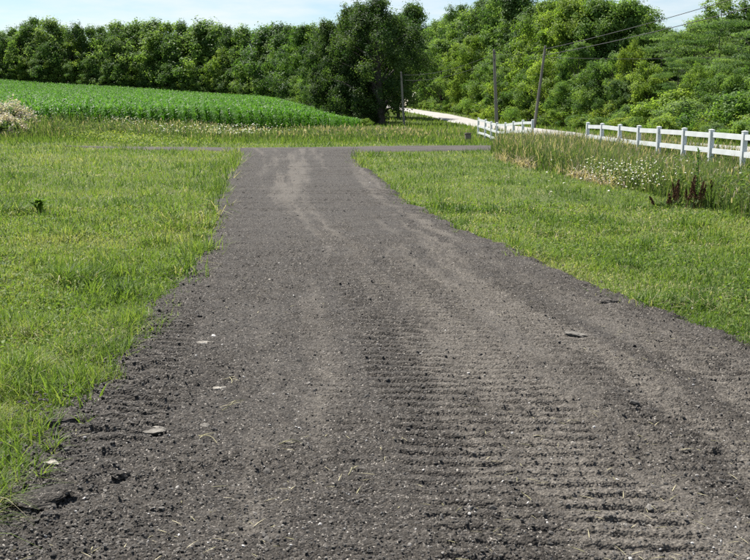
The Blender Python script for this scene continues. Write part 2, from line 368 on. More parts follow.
def ray(px_, py_, y0, y1):             # a line on the ground running along the drive
    k_ = (px_ - 267) / (py_ - 108.0)
    return [(267 + k_ * (yy_ - 108), yy_) for yy_ in np.linspace(y0, y1, 7)]
BANDS = [(band(ray(478, 500, 228, 595), 0.56), 0.126, 0.0, 1.0),
         (band(ray(600, 500, 245, 595), 0.50), 0.126, 0.18, 0.9),
         (band(ray(735, 480, 210, 595), 0.50), 0.108, 0.2, 0.7),
         (band(ray(905, 480, 225, 595), 0.50), 0.108, 0.6, 0.6),
         (band(ray(166, 330, 180, 430), 0.50), 0.112, 0.7, 1.1),
         (band(ray(350, 480, 190, 595), 0.30), 0.120, 0.5, 0.40)]
def drive_h(x, y, full=True):
    el_, er_ = edge_l(y), edge_r(y)
    dl, dr = x - el_, er_ - x; de = np.minimum(dl, dr)
    base = 0.035 + 0.028 * (fbm(x * 0.9, y * 0.5, 3, 31) - 0.5)
    loose = np.clip(smooth(1.1, 0.1, dl) * 1.0 + 0.8 * smooth(0.8, 0.1, dr), 0, 1)
    tr = np.zeros(np.shape(x)); cov = np.zeros(np.shape(x))
    for fn, pitch, ph, amp in BANDS:
        m = fn(x, y)
        brk = (0.45 + 0.55 * smooth(0.30, 0.58, fbm(x * 1.1 + ph * 9, y * 0.8, 3, 41))) * (0.5 + 0.9 * fbm(x * 7, y * 9, 2, 43))
        wob = 0.014 * (vn(x * 4, y * 3, 44) - 0.5) + 0.010 * (vn(x * 16, y * 9, 46) - 0.5)
        s = np.sin(2 * np.pi * ((y + 0.06 * x + wob) / pitch + ph))
        lug = 0.35 - 1.35 * smooth(0.05, 0.75, s)
        wt = m * brk * amp; tr = np.where(wt > cov, wt * lug * 0.026, tr); cov = np.maximum(cov, wt)
    if not full: return base
    w1, id1 = worley(x * 13, y * 13, 51); w2, id2 = worley(x * 30, y * 30, 52); w3, id3 = worley(x * 62, y * 62, 57)
    c1 = np.clip(0.55 - w1, 0, 1) * (id1 > 0.45) * id1; c2 = np.clip(0.6 - w2, 0, 1) * id2; c3 = np.clip(0.6 - w3, 0, 1) * id3
    patch = smooth(0.40, 0.65, fbm(x * 0.8, y * 0.8, 3, 61))
    rough = 0.25 + 0.75 * np.maximum(loose * (1 - 0.75 * cov), patch * (1 - 0.7 * cov))
    h = base + tr + rough * (0.044 * c1 + 0.034 * c2) + 0.055 * np.clip(0.5 - worley(x * 6, y * 6, 53)[0], 0, 1) * smooth(1.7, 0.2, dl) * smooth(8, 5, y) + (0.014 + 0.016 * rough) * c3 + 0.016 * (fbm(x * 9, y * 9, 4, 71) - 0.5) + 0.045 * (fbm(x * 2.8, y * 1.6, 3, 73) - 0.5)
    h = h + 0.02 * loose * (fbm(x * 3, y * 3, 3, 72) - 0.3)
    dust = 0.30 * cov * (tr > 0) + 0.18 * (1 - patch) * (1 - loose)
    return h, de, dust, loose
Zd, De, Dust, Loose = drive_h(X, Y)
U_ = (X - (XL_ - PADX)[:, None]) / (XR_ - XL_ + 2 * PADX)[:, None] * 4.6      # lane-following coordinate
streak = fbm(U_ * 3.2, Y * 0.07, 4, 84, 0.65); fine = fbm(U_ * 9, Y * 0.35, 3, 87, 0.6)
Dust = Dust + 2.3 * (streak - 0.50) + 0.9 * (fine - 0.5)
for pts_, wd, am in (([(292, 160), (290, 230), (283, 300), (290, 400), (310, 590)], 0.34, 0.95), ([(352, 170), (430, 235), (530, 310), (690, 410), (950, 560)], 0.36, 0.85), ([(262, 170), (246, 220), (222, 290)], 0.2, 0.35), ([(470, 330), (560, 430), (700, 590)], 0.3, 0.45)):
    q = np.array([gp(*p) for p in pts_]); q = q[np.argsort(q[:, 1])]
    fade = smooth(q[0, 1] - 1.0, q[0, 1] + 0.5, Y)
    Dust = Dust + am * fade * np.exp(-((X - np.interp(Y, q[:, 1], q[:, 0]) + 0.15 * (vn(Y * 1.3, Y * 0, 86) - .5)) / wd) ** 2) * 0.75 * (0.15 + 1.6 * fbm(U_ * 6, Y * 0.15, 3, 81))
for pts_, wd, am in (([(335, 165), (352, 230), (372, 300), (420, 400)], 0.30, 0.5), ([(250, 190), (232, 250), (215, 300)], 0.25, 0.4), ([(200, 400), (180, 480), (160, 590)], 0.7, 0.5), ([(400, 215), (470, 265), (560, 320)], 0.18, 0.4)):
    q = np.array([gp(*p) for p in pts_]); q = q[np.argsort(q[:, 1])]
    Dust = Dust - am * np.exp(-((X - np.interp(Y, q[:, 1], q[:, 0])) / wd) ** 2) * smooth(q[0, 1] - 1, q[0, 1], Y)
Dust = np.clip(1.25 * (Dust - 0.30 * Loose - 0.05), 0, 0.85)
Zd = Zd - 0.10 * smooth(0.06, -0.25, De)
i = np.arange(len(rows) - 1)[:, None] * ncol + np.arange(ncol - 1)[None]
Fq = np.stack([i, i + 1, i + ncol + 1, i + ncol], -1).reshape(-1, 4)[:, ::-1]
dr = obj('driveway', mesh_np('driveway', np.stack([X, Y, Zd], -1).reshape(-1, 3), Fq[:, ::-1], {'dust': Dust.ravel()}, True), M['gravel'])
tag(dr, 'dark grey crushed gravel driveway with tracked tread marks', 'driveway', kind='structure')
def sheet(name, cl, wid, dz, mat, nacross=24, step=0.35, seed=1, relief=0.02, dust=0.3, hfun=None):
    cl = np.array(cl, float); s = np.concatenate([[0], np.cumsum(np.hypot(*np.diff(cl, axis=0).T))])
    ss = np.arange(0, s[-1], step)
    def cr_(k):
        v = cl[:, k]; raw = np.interp(ss, s, v); ker = np.ones(max(3, int(5 / step))); ker /= ker.sum()
        pad = len(ker) // 2
        ext = np.concatenate([raw[0] + (np.arange(-pad, 0)) * (raw[1] - raw[0]), raw, raw[-1] + np.arange(1, pad + 1) * (raw[-1] - raw[-2])])
        return np.convolve(ext, ker, 'valid')[:len(ss)]
    cx, cy_ = cr_(0), cr_(1); wv = np.interp(ss, s, wid)
    tx, ty = np.gradient(cx), np.gradient(cy_); l = np.hypot(tx, ty); nxv, nyv = ty / l, -tx / l
    u = np.linspace(-1, 1, nacross)
    wj = wv[:, None] / 2 * (1 + (0.5 if mat is M['gravel'] else 0.1) * (fbm(ss * 0.8, ss * 0, 4, seed, 0.7) - 0.5))[:, None]
    Xs = cx[:, None] + nxv[:, None] * u * wj; Ys = cy_[:, None] + nyv[:, None] * u * wj
    Zs = (hfun or H)(Xs, Ys) + dz + relief * (fbm(Xs * 2, Ys * 2, 4, seed) - 0.5) - (0.09 + dz) * smooth(0.86, 1.0, np.abs(u))[None]
    n_ = nacross; i = np.arange(len(ss) - 1)[:, None] * n_ + np.arange(n_ - 1)[None]
    Fq = np.stack([i, i + 1, i + n_ + 1, i + n_], -1).reshape(-1, 4)
    me = mesh_np(name, np.stack([Xs, Ys, Zs], -1).reshape(-1, 3), Fq, {'dust': (dust * fbm(Xs * 1.1, Ys * 1.1, 3, seed + 3) * 1.6).ravel()}, True)
    return obj(name, me, mat), np.stack([cx, cy_], -1), wv
LANE = [(-14.2, 44.4), (-12.5, 43.5), (-10, 42.7), (-6, 41.2), (-2.5, 40.8), (1.5, 42.4), (5.2, 43.4), (9, 42.0), (14.5, 40.0)]
LANEW = [0.2, 1.1, 2.1, 3.2, 5.4, 5.4, 5.2, 5.4, 6.0]
ln, lane_c, lane_w = sheet('farm_lane', LANE, LANEW, 0.055, M['gravel'], 26, 0.3, 5, 0.03, 0.35)
tag(ln, 'dark gravel lane crossing the end of the driveway', 'lane', kind='structure')
ROAD = [(25, 10), (19.4, 28), (14.8, 42), (12.5, 58), (11.9, 78), (11.6, 105), (9.6, 145), (5.6, 182), (2.6, 206), (-4, 235), (-16, 262)]
rd, road_c, road_w = sheet('country_road', ROAD, [4.4] * len(ROAD), 0.10, M['road'], 12, 1.2, 6, 0.02, 0.2)
tag(rd, 'pale sunlit country road curving behind the trees', 'road', kind='structure')
def dist_to(line, x, y):
    d = np.full(np.shape(x), 1e9); w = np.zeros(np.shape(x)); 
    for (a, b), k in zip(line[0][::2], line[1][::2]):
        dd = np.hypot(x - a, y - b); m = dd < d; d = np.where(m, dd, d); w = np.where(m, k, w)
    return d - w / 2
def in_drive(x, y, pad=0.0):
    return (y < YMAX) & (x > edge_l(y) - pad) & (x < edge_r(y) + pad)

# ------------------------------------------------------------------ instanced scatter (uncountable stuff)
def scatter(name, pts, rot, scl, protos, label, cat):
    me = bpy.data.meshes.new(name); me.vertices.add(len(pts)); me.vertices.foreach_set('co', np.ascontiguousarray(pts, np.float32).ravel())
    a = me.attributes.new('rot', 'FLOAT_VECTOR', 'POINT'); a.data.foreach_set('vector', np.ascontiguousarray(rot, np.float32).ravel())
    a = me.attributes.new('scl', 'FLOAT_VECTOR', 'POINT'); a.data.foreach_set('vector', np.ascontiguousarray(scl, np.float32).ravel())
    a = me.attributes.new('pick', 'INT', 'POINT'); a.data.foreach_set('value', R.integers(0, len(protos), len(pts)).astype(np.int32))
    o = obj(name, me)
    ng = bpy.data.node_groups.new(name + '_nodes', 'GeometryNodeTree')
    ng.interface.new_socket('Geometry', in_out='INPUT', socket_type='NodeSocketGeometry')
    ng.interface.new_socket('Geometry', in_out='OUTPUT', socket_type='NodeSocketGeometry')
    N, L = ng.nodes, ng.links
    gi, go = N.new('NodeGroupInput'), N.new('NodeGroupOutput')
    jn = N.new('GeometryNodeJoinGeometry')
    for p in protos:
        oi = N.new('GeometryNodeObjectInfo'); oi.inputs['Object'].default_value = p; oi.transform_space = 'ORIGINAL'
        oi.inputs['As Instance'].default_value = False
        ti = N.new('GeometryNodeGeometryToInstance'); L.new(oi.outputs['Geometry'], ti.inputs[0]); L.new(ti.outputs[0], jn.inputs[0])
    ip = N.new('GeometryNodeInstanceOnPoints'); L.new(gi.outputs[0], ip.inputs['Points']); L.new(jn.outputs[0], ip.inputs['Instance'])
    ip.inputs['Pick Instance'].default_value = True
    for nm, ty, sk in (('pick', 'INT', 'Instance Index'), ('rot', 'FLOAT_VECTOR', 'Rotation'), ('scl', 'FLOAT_VECTOR', 'Scale')):
        na = N.new('GeometryNodeInputNamedAttribute'); na.data_type = ty; na.inputs['Name'].default_value = nm
        L.new(na.outputs['Attribute'], ip.inputs[sk])
    L.new(ip.outputs[0], go.inputs[0])
    md = o.modifiers.new('scatter', 'NODES'); md.node_group = ng
    tag(o, label, cat, kind='stuff')
    return o
def lump(name, rng, sub, flat, rough, mat, angular=0.0, freq=1.4):
    bm = bmesh.new(); bmesh.ops.create_icosphere(bm, subdivisions=sub, radius=1.0)
    off = rng.uniform(0, 50, 3); planes = [(Vector(rng.normal(size=3)).normalized(), rng.uniform(0.55, 0.85)) for _ in range(7)]
    for v in bm.verts:
        n = v.co.normalized()
        k = fbm(np.array([n.x * freq + off[0] + n.z]), np.array([n.y * freq + off[1] - n.z * 0.7]), 4, 5)[0] - 0.5
        co = n * (1 + rough * k * 2)
        for pn, pd in planes:
            d = co.dot(pn)
            if angular and d > pd: co -= pn * (d - pd) * angular
        co.z *= flat; v.co = co
    me = bpy.data.meshes.new(name); bm.to_mesh(me); bm.free(); me.materials.append(mat)
    return me
def proto(name, me): return bpy.data.objects.new(name, me)
rg = np.random.default_rng(11)
chips = [proto('chip', lump('chip', rg, 1, 0.6, 0.35, M['chip'], 0.9)) for _ in range(6)]
crumbs = [proto('crumb', lump('crumb', rg, 2, 0.7, 0.4, M['crumb'], 0.3, 2.2)) for _ in range(5)]
def drive_points(n, ylo, yhi, where=None):
    py = R.uniform(ylo, yhi, n * 2); px = R.uniform(-90, 860, n * 2)
    W = np.array([gp(a, b) for a, b in zip(px, py)])
    m = in_drive(W[:, 0], W[:, 1], 0.06) | (in_drive(W[:, 0], W[:, 1], 0.28) & (R.uniform(0, 1, len(W)) < 0.35))
    W = W[m]
    if where is not None: W = W[where(W[:, 0], W[:, 1])]
    return W[:n]
def on_drive(W): return drive_h(W[:, 0], W[:, 1])[0]
W = drive_points(17000, 165, 600)
s = np.exp(R.normal(math.log(0.0045), 0.40, len(W))) * (1 + np.hypot(W[:, 0], W[:, 1]) * 0.03)
z = on_drive(W)
scatter('gravel_chips', np.c_[W, z + s * 0.05], np.c_[R.normal(0, 0.4, (len(W), 2)), R.uniform(0, 6.3, len(W))], s[:, None] * R.uniform(0.7, 1.4, (len(W), 3)), chips, 'small grey and white stone chips strewn over the driveway', 'gravel')
def near_edge(x, y):
    dl, dr = x - edge_l(y), edge_r(y) - x
    p = 0.10 + 0.9 * np.exp(-np.clip(dl, 0, 9) / 0.55) + 0.8 * np.exp(-np.clip(dr, 0, 9) / 0.4) + 0.35 * smooth(0.45, 0.7, fbm(x * 0.9, y * 0.9, 3, 61))
    return R.uniform(0, 1, len(x)) < p
W = drive_points(60000, 165, 600, near_edge)[:15000]
s = np.exp(R.normal(math.log(0.0058), 0.30, len(W))) * (0.7 + 0.5 * np.exp(-np.clip(W[:, 0] - edge_l(W[:, 1]), 0, 9) / 0.8))
z = on_drive(W)
scatter('gravel_crumbs', np.c_[W, z - s * 0.05], np.c_[R.normal(0, 0.25, (len(W), 2)), R.uniform(0, 6.3, len(W))], s[:, None] * np.c_[R.uniform(0.8, 1.5, (len(W), 2)), R.uniform(0.5, 0.9, len(W))], crumbs, 'dark crumbly asphalt clods loosely covering the driveway and its edges', 'gravel')

# ------------------------------------------------------------------ corn field
def corn_proto(k):
    ac = Acc(); h = 1.75
    V, Fq = tubes([(np.array([[0, 0, 0], [0.01, 0, 0.7], [0.0, 0.01, 1.4]]), [0.018, 0.015, 0.008])], 5)
    ac.add(V, Fq, 0.4)
    n = 13; a0 = R.uniform(0, 6.3)
    zb = np.linspace(0.25, 1.42, n); ang = a0 + np.arange(n) * math.pi + R.normal(0, 0.45, n)
    base = np.c_[np.zeros(n), np.zeros(n), zb]
    ln_ = np.interp(zb, [0.2, 0.8, 1.42], [0.55, 0.85, 0.5]) * R.uniform(0.85, 1.15, n)
    V, Fq, T, U = blades(base, ln_, R.uniform(0.075, 0.105, n), ang, R.uniform(1.2, 1.9, n) * np.interp(zb, [0.2, 1.42], [1.1, 0.75]), R.uniform(0.1, 0.95, n), 4, 2.0, 0.05)
    ac.add(V, Fq, T)
    me = ac.mesh('corn_plant'); me.materials.append(M['corn'])
    return proto('corn_plant', me)
cps = [corn_proto(k) for k in range(6)]
def in_corn(x, y):
    front = np.interp(x, [-120, -45, -26, -10, -1, 3], [66, 64, 63, 68, 75, 76])
    right = np.interp(y, [70, 76, 100, 130, 155, 175, 200, 220], [-0.6, -1.0, -3.8, -8.5, -13, -24, -50, -95])
    return (y > front + 0.6 * np.sin(x)) & (x < right)
pts = []
ra = math.radians(80)                    # rows run away from the lane, slightly to the left
ux, uy = np.array([-math.cos(ra), math.sin(ra)]), np.array([math.sin(ra), math.cos(ra)])
rr = np.arange(-110, 60, 0.76)
for r_ in rr:
    s_ = np.arange(40, 260, 0.30); s_ = s_ + R.uniform(-0.05, 0.05, len(s_))
    p = ux[None] * s_[:, None] + uy[None] * (r_ + R.normal(0, 0.03, len(s_)))[:, None]
    pts.append(p)
pts = np.concatenate(pts)
ok = in_corn(pts[:, 0], pts[:, 1]) & (np.abs(pts[:, 0]) < pts[:, 1] * 0.52 + 4)
keep = R.uniform(0, 1, len(pts)) < np.clip(1.15 - (pts[:, 1] - 70) / 180, 0.45, 0.97)
pts = pts[ok & keep]
rgt = np.interp(pts[:, 1], [70, 76, 100, 130, 155, 175, 200, 220], [-0.6, -1.0, -3.8, -8.5, -13, -24, -50, -95]) - pts[:, 0]
hs = (0.62 + 0.38 * smooth(0, 6, rgt)) * (0.86 + 0.24 * fbm(pts[:, 0] * 0.06, pts[:, 1] * 0.06, 3, 91)) * R.normal(1, 0.06, len(pts))
scatter('corn_field', np.c_[pts, H(pts[:, 0], pts[:, 1])], np.c_[R.normal(0, 0.05, (len(pts), 2)), R.choice([0, math.pi], len(pts)) + R.normal(0, 0.6, len(pts))],
        np.c_[hs * 1.05, hs * 1.05, hs], cps, 'broad field of knee to chest high green corn in rows', 'corn')

# ------------------------------------------------------------------ mown grass
def wedge_points(n, dmin, dmax, tan_l, tan_r, power=0.0):
    u = R.uniform(0, 1, n)
    d = dmin * (dmax / dmin) ** u                       # density per area ~ 1/d^2
    x = R.uniform(-tan_l, tan_r, n) * d
    return x, d
def right_weeds(x, y):
    """1 inside the unmown strip in front of the fence"""
    bx = np.interp(y, [10, 15.5, 20, 26, 31, 34, 42, 46], [6.3, 5.9, 5.5, 4.95, 4.35, 4.2, 4.9, 6.0])
    e = x - bx - 0.35 * (fbm(y * 0.9, x * 0.3, 3, 14) - 0.5)
    return smooth(-0.1, 0.5, e) * (1 - smooth(10.4, 11.6, x)) * (1 - smooth(38.5, 41, y + 0.25 * (x - 5)))
def verge(x, y):
    """1 in the unmown bank between lane and corn"""
    front = np.interp(x, [-60, -30, -22, -12, -4, 3, 8], [49, 49.5, 50, 50.5, 51, 50, 52])
    return smooth(-1.0, 1.2, y - front - 1.5 * (fbm(x * 0.4, y * 0.4, 3, 15) - 0.5))
def lawn_mask(x, y, pad=-0.02):
    m = ~in_drive(x, y, pad)
    m &= (dist_to((lane_c, lane_w), x, y) > -0.12) & (dist_to((road_c, road_w), x, y) > 0.1)
    return m
NG = 430000
x, y = wedge_points(NG, 3.0, 62, 0.50, 0.50)
m = (lawn_mask(x, y) | (lawn_mask(x, y, -0.20) & (R.uniform(0, 1, NG) < 0.16) & (fbm(x * 1.3, y * 1.3, 2, 48) > 0.46))) & (right_weeds(x, y) < R.uniform(0.3, 1, NG)) & ~in_corn(x, y)
# thin, ragged fringe where grass meets gravel
dl = np.where(y < YMAX, np.minimum(np.abs(x - edge_l(y)), np.abs(x - edge_r(y))), 9)
x, y, dl = x[m], y[m], dl[m]
d = np.hypot(x, y)
pat = fbm(x * 0.55, y * 0.55, 4, 16); pat2 = fbm(x * 2.2, y * 2.2, 3, 17)
tint_edge = 0.0
lush = 1.5 * np.exp(-dl / 0.45) * smooth(0.35, 0.65, fbm(x * 1.1, y * 1.1, 2, 18)) * (x < 0) + 0.35 * np.exp(-dl / 0.3)
hgt = (0.022 + 0.110 * pat2 ** 1.8 + 0.03 * R.uniform(0, 1, len(x))) * (1 + 0.9 * lush) * (1 + 0.15 * (x < 0))
clump = smooth(0.60, 0.72, fbm(x * 1.7 + 5, y * 1.7, 3, 19)); hgt = hgt * (1 + 1.1 * clump)
hgt = hgt * (1 + 0.008 * d)
wid = np.maximum(0.0042, 0.00092 * d) * R.uniform(0.7, 1.5, len(x))
tint = -0.07 + 1.0 * pat + 0.17 * R.normal(size=len(x)) - 0.20 * clump + np.where(x > 0, -0.02, 0.03)
drybit = R.uniform(0, 1, len(x)) < (0.08 + 0.26 * smooth(0.5, 0.68, fbm(x * 0.7 + 20, y * 0.9, 3, 23)))
tint = np.where(drybit, R.uniform(0.72, 1.0, len(x)), np.clip(tint, 0.02, 0.74))
lean = np.where(drybit, R.uniform(0.8, 1.7, len(x)), np.abs(R.normal(0.75, 0.4, len(x))))
ang = R.uniform(0, 6.283, len(x))
base = np.c_[x, y, H(x, y) - 0.005]
G = Acc()
for lo, hi, ns in ((0, 8, 4), (8, 18, 2), (18, 99, 1)):
    k = (d >= lo) & (d < hi)
    G.add(*blades(base[k], hgt[k] * (1.15 if ns > 2 else 1), wid[k], ang[k], lean[k], tint[k], ns))
# tall coarse tufts along the left edge of the drive
tx, ty, th_, tn = [], [], [], []
for (px_, py_, hh, nb) in ((18, 492, .30, 150), (2, 478, .30, 120), (45, 470, .16, 50), (30, 445, .24, 120), (70, 405, .26, 130), (88, 385, .24, 130), (55, 395, .25, 120), (105, 360, .2, 80), (100, 292, .24, 140), (125, 275, .26, 150), (118, 300, .22, 90), (140, 290, .2, 90), (160, 268, .2, 80), (175, 262, .18, 80), (12, 440, .24, 110), (60, 350, .18, 80), (205, 215, .16, 70), (212, 190, .16, 70), (30, 330, .15, 60), (150, 225, .14, 60)):
    cx_, cy_ = gp(px_, py_)
    tx.append(cx_ + R.normal(0, 0.10, nb)); ty.append(cy_ + R.normal(0, 0.14, nb)); th_.append(hh * R.uniform(0.4, 0.95, nb)); tn.append(nb)
tx, ty, th_ = map(np.concatenate, (tx, ty, th_))
kk = ~in_drive(tx, ty, -0.12)
tx, ty, th_ = tx[kk], ty[kk], th_[kk]
G.add(*blades(np.c_[tx, ty, H(tx, ty) - 0.005], th_, np.maximum(0.0095, 0.0014 * ty) * R.uniform(0.7, 1.5, len(tx)), R.uniform(0, 6.28, len(tx)), np.abs(R.normal(0.6, 0.3, len(tx))), np.clip(R.normal(0.44, 0.13, len(tx)), 0.05, 0.70), 5))
# broadleaf weeds (plantain, clover) in the lawn
nb = 52000
x, y = wedge_points(nb, 3.0, 30, 0.5, 0.5)
m = lawn_mask(x, y, 0.0) & (right_weeds(x, y) < 0.3) & (fbm(x * 0.9, y * 0.9, 3, 25) > 0.49)
x, y = x[m], y[m]; nb = len(x)
V, Fq, T = leaves(np.c_[x, y, H(x, y) + R.uniform(0.02, 0.075, nb)], np.c_[R.normal(0, 0.55, (nb, 2)), np.ones(nb)], R.uniform(0.018, 0.05, nb) * (1 + 0.03 * y), 0.6, np.clip(R.normal(0.38, 0.14, nb), 0, 0.7))
G.add(V, Fq, T)
go_ = obj('mown_grass', G.mesh('mown_grass'), M['grass'])
tag(go_, 'short mown green grass on both sides of the driveway', 'grass', kind='stuff')
# coarse grass of the far slopes, up to the wood and road
Gf = Acc()
n = 90000
x, y = wedge_points(n, 48, 230, 0.46, 0.46)
m = (dist_to((road_c, road_w), x, y) > 0.15) & (dist_to((lane_c, lane_w), x, y) > 0) & ~in_corn(x, y)
x, y = x[m], y[m]; n = len(x); pat = fbm(x * 0.22, y * 0.22, 3, 26)
Gf.add(*blades(np.c_[x, y, H(x, y)], R.uniform(0.12, 0.36, n) * (0.6 + pat), 0.0011 * y * R.uniform(0.7, 1.4, n), R.uniform(0, 6.28, n), np.abs(R.normal(0.4, 0.3, n)), np.clip(0.1 + 0.62 * pat + R.normal(0, 0.13, n), 0, 0.9), 1))
fo = obj('rough_grass', Gf.mesh('rough_grass'), M['grass'])
tag(fo, 'rough green grass on the banks beside the pale road', 'grass', kind='stuff')

# ------------------------------------------------------------------ unmown weeds
def stalks(ac, x, y, h, w, tint, lean=0.25, nseg=3):
    n = len(x); a = R.uniform(0, 6.28, n)
    ac.add(*blades(np.c_[x, y, H(x, y) - 0.01], h, w, a, np.abs(R.normal(lean, lean * 0.5, n)), tint, nseg, 2.0))
def heads(ac, x, y, h, tint, ln=0.16, w=0.02):
    n = len(x); a = R.uniform(0, 6.28, n)
    ac.add(*blades(np.c_[x, y, H(x, y) + h * 0.80], np.full(n, ln) * R.uniform(0.6, 1.3, n), np.full(n, w) * R.uniform(0.6, 1.3, n), a, np.abs(R.normal(0.3, 0.3, n)), tint, 2, 1.6, 0.3))
# strip in front of the fence
Wd = Acc()
n = 110000
y = R.uniform(11, 42, n); x = R.uniform(3.8, 11.4, n)
m = (right_weeds(x, y) > R.uniform(0.1, 0.9, n)) & (R.uniform(0, 1, n) < np.clip(20 / y, 0.3, 1) ** 1.3)
x, y = x[m], y[m]; n = len(x); pat = fbm(x * 0.5, y * 0.35, 3, 27)
dry = smooth(22, 32, y) * 0.9 + 0.1
tall = (0.26 + 0.46 * pat + 0.28 * smooth(24, 31, y)) * R.uniform(0.6, 1.25, n) * smooth(0.0, 0.9, x - np.interp(y, [10, 15.5, 20, 26, 31, 34, 42], [6.3, 5.9, 5.5, 4.95, 4.35, 4.2, 4.9]) + 0.45)
isdry = R.uniform(0, 1, n) < 0.05 + 0.19 * dry
tint = np.where(isdry, R.uniform(0.68, 1.0, n), np.clip(R.normal(0.28, 0.15, n) + 0.3 * (pat - 0.5), 0.02, 0.7))
wid = np.maximum(0.007, 0.00095 * y) * R.uniform(0.6, 1.5, n)
stalks(Wd, x, y, tall, wid, tint, 0.33, 3)
k = R.uniform(0, 1, n) < 0.03 + 0.07 * dry
heads(Wd, x[k], y[k], tall[k] * 1.12, np.clip(R.normal(0.84, 0.1, k.sum()), 0.5, 1), 0.15, 0.024)
# bleached lying grass along the mown edge
n = 1300; y = R.uniform(20, 35, n); x = np.interp(y, [20, 26, 31, 34], [5.45, 4.9, 4.35, 4.2]) + np.abs(R.normal(0.0, 0.35, n)); kq = fbm(x, y, 3, 28) > 0.47; x, y = x[kq], y[kq]; n = len(x)
stalks(Wd, x, y, R.uniform(0.25, 0.6, n), np.full(n, 0.026), R.uniform(0.78, 1.0, n), 1.1, 3)
# leafy green weeds
n = 44000; y = R.uniform(12, 34, n); x = R.uniform(5.0, 9.4, n)
m = (right_weeds(x, y) > 0.5) & (fbm(x * 0.6, y * 0.4, 3, 29) + 0.25 * smooth(24, 14, y) > 0.53); x, y = x[m], y[m]; n = len(x)
V, Fq, T = leaves(np.c_[x, y, H(x, y) + R.uniform(0.05, 0.62, n) * (0.4 + 0.8 * fbm(x, y, 2, 30))], np.c_[R.normal(0, 0.8, (n, 2)), np.ones(n)], R.uniform(0.05, 0.11, n), 0.5, np.clip(R.normal(0.33, 0.14, n), 0, 0.62))
Wd.add(V, Fq, T)
tag(obj('fence_weeds', Wd.mesh('fence_weeds'), M['weed']), 'tall unmown grass and weeds in front of the white fence', 'weeds', kind='stuff')
# bank between lane and corn
Wv = Acc()
n = 70000; y = R.uniform(47.5, 80, n); x = R.uniform(-36, 8.5, n)
m = (verge(x, y) > R.uniform(0.2, 1, n)) & (dist_to((lane_c, lane_w), x, y) > 0.6) & (dist_to((road_c, road_w), x, y) > 0.5) & ~((y > 64) & in_corn(x, y)) & ((y < 74) | (R.uniform(0, 1, n) < 0.4)) & ((x < 3.3) | (R.uniform(0, 1, n) < 0.25))
x, y = x[m], y[m]; n = len(x); pat = fbm(x * 0.25, y * 0.3, 3, 32)
big = smooth(51, 56, y) * (1 - smooth(64, 70, y) * 0.4) * np.interp(x, [-30, -21, -14, -6, 0, 4], [1.25, 1.10, 0.75, 0.48, 0.40, 0.30])
tall = (0.16 + 0.85 * big * (0.25 + 1.4 * pat ** 1.5)) * R.uniform(0.45, 1.25, n)
tan = smooth(0.40, 0.58, fbm(x * 0.16 + 8, y * 0.3, 3, 33) + 0.10 * smooth(-16, -6, x))
isdry = R.uniform(0, 1, n) < 0.04 + 0.20 * tan * smooth(53, 57, y)
tint = np.where(isdry, R.uniform(0.66, 1.0, n), np.clip(R.normal(0.22, 0.14, n) + 0.35 * (pat - 0.4), 0.0, 0.66))
stalks(Wv, x, y, tall, 0.052 * R.uniform(0.6, 1.5, n), tint, 0.28, 2)
k = isdry & (R.uniform(0, 1, n) < 0.35)
heads(Wv, x[k], y[k], tall[k] * 1.1, np.clip(R.normal(0.86, 0.1, k.sum()), 0.5, 1), 0.20, 0.055)
nc = 150; cy_ = R.uniform(52.5, 63, nc); cx_ = R.uniform(-30, 1.0, nc); n = 20000; ci = R.integers(0, nc, n); chh = R.uniform(0.45, 1.15, nc) * np.interp(cx_, [-30, -21, -10, 0], [1.25, 1.10, 0.6, 0.4])
px2 = cx_[ci] + R.normal(0, 0.3, n); py2 = cy_[ci] + R.normal(0, 0.3, n)
V, Fq, T = leaves(np.c_[px2, py2, H(px2, py2) + chh[ci] * R.uniform(0.15, 1.0, n)], np.c_[R.normal(0, 0.8, (n, 2)), np.ones(n)], R.uniform(0.06, 0.15, n), 0.5, np.clip(R.normal(0.25, 0.16, nc)[ci] + R.normal(0, 0.1, n), 0, 0.62)); Wv.add(V, Fq, T)
tag(obj('bank_weeds', Wv.mesh('bank_weeds'), M['weed']), 'grassy weeds with tan seed heads along the corn field edge', 'weeds', kind='stuff')
# white and yellow bloom
def bloom(name, x, y, zlo, zhi, size, mat, label, cat):
    n = len(x)
    V, Fq, T = leaves(np.c_[x, y, H(x, y) + R.uniform(zlo, zhi, n)], np.c_[R.normal(0, 0.6, (n, 2)), np.ones(n)], size * R.uniform(0.5, 1.3, n), 0.8, R.uniform(0, 1, n))
    ac = Acc(); ac.add(V, Fq, T)
    return tag(obj(name, ac.mesh(name), mat), label, cat, kind='stuff')
bx_, by_ = [], []
for (px_, py_, nn, sx, sy) in ((602, 172, 70, .3, .8), (618, 170, 100, .3, .9), (634, 174, 80, .35, .9), (648, 168, 80, .3, .9), (660, 165, 60, .3, .9), (625, 178, 50, .3, .7), (570, 180, 14, .4, .6), (700, 172, 14, .5, .9), (737, 180, 14, .4, .9)):
    a, b = gp(px_, py_, 0.5); bx_.append(a + R.normal(0, sx, nn)); by_.append(b + R.normal(0, sy, nn))
bloom('white_daisies', np.concatenate(bx_), np.concatenate(by_), 0.36, 0.74, 0.042, M['petal'], 'small white wild daisies among the weeds by the fence', 'flowers')
bx_, by_ = [], []
for (px_, py_, nn, sx, sy) in ((120, 121, 90, .8, .7), (132, 122, 80, .7, .7), (55, 119, 40, .6, .6), (165, 124, 60, .8, .6), (222, 129, 110, 1.1, .7), (238, 128, 90, .8, .7), (205, 129, 40, .8, .6), (280, 128, 30, 1.0, .7), (90, 119, 30, .8, .6), (255, 128, 60, .8, .6)):
    a, b = gp(px_, py_, 0.9); b = np.clip(b, 50, 66); a = at(px_, b); bx_.append(a + R.normal(0, sx, nn)); by_.append(b + R.normal(0, sy, nn))
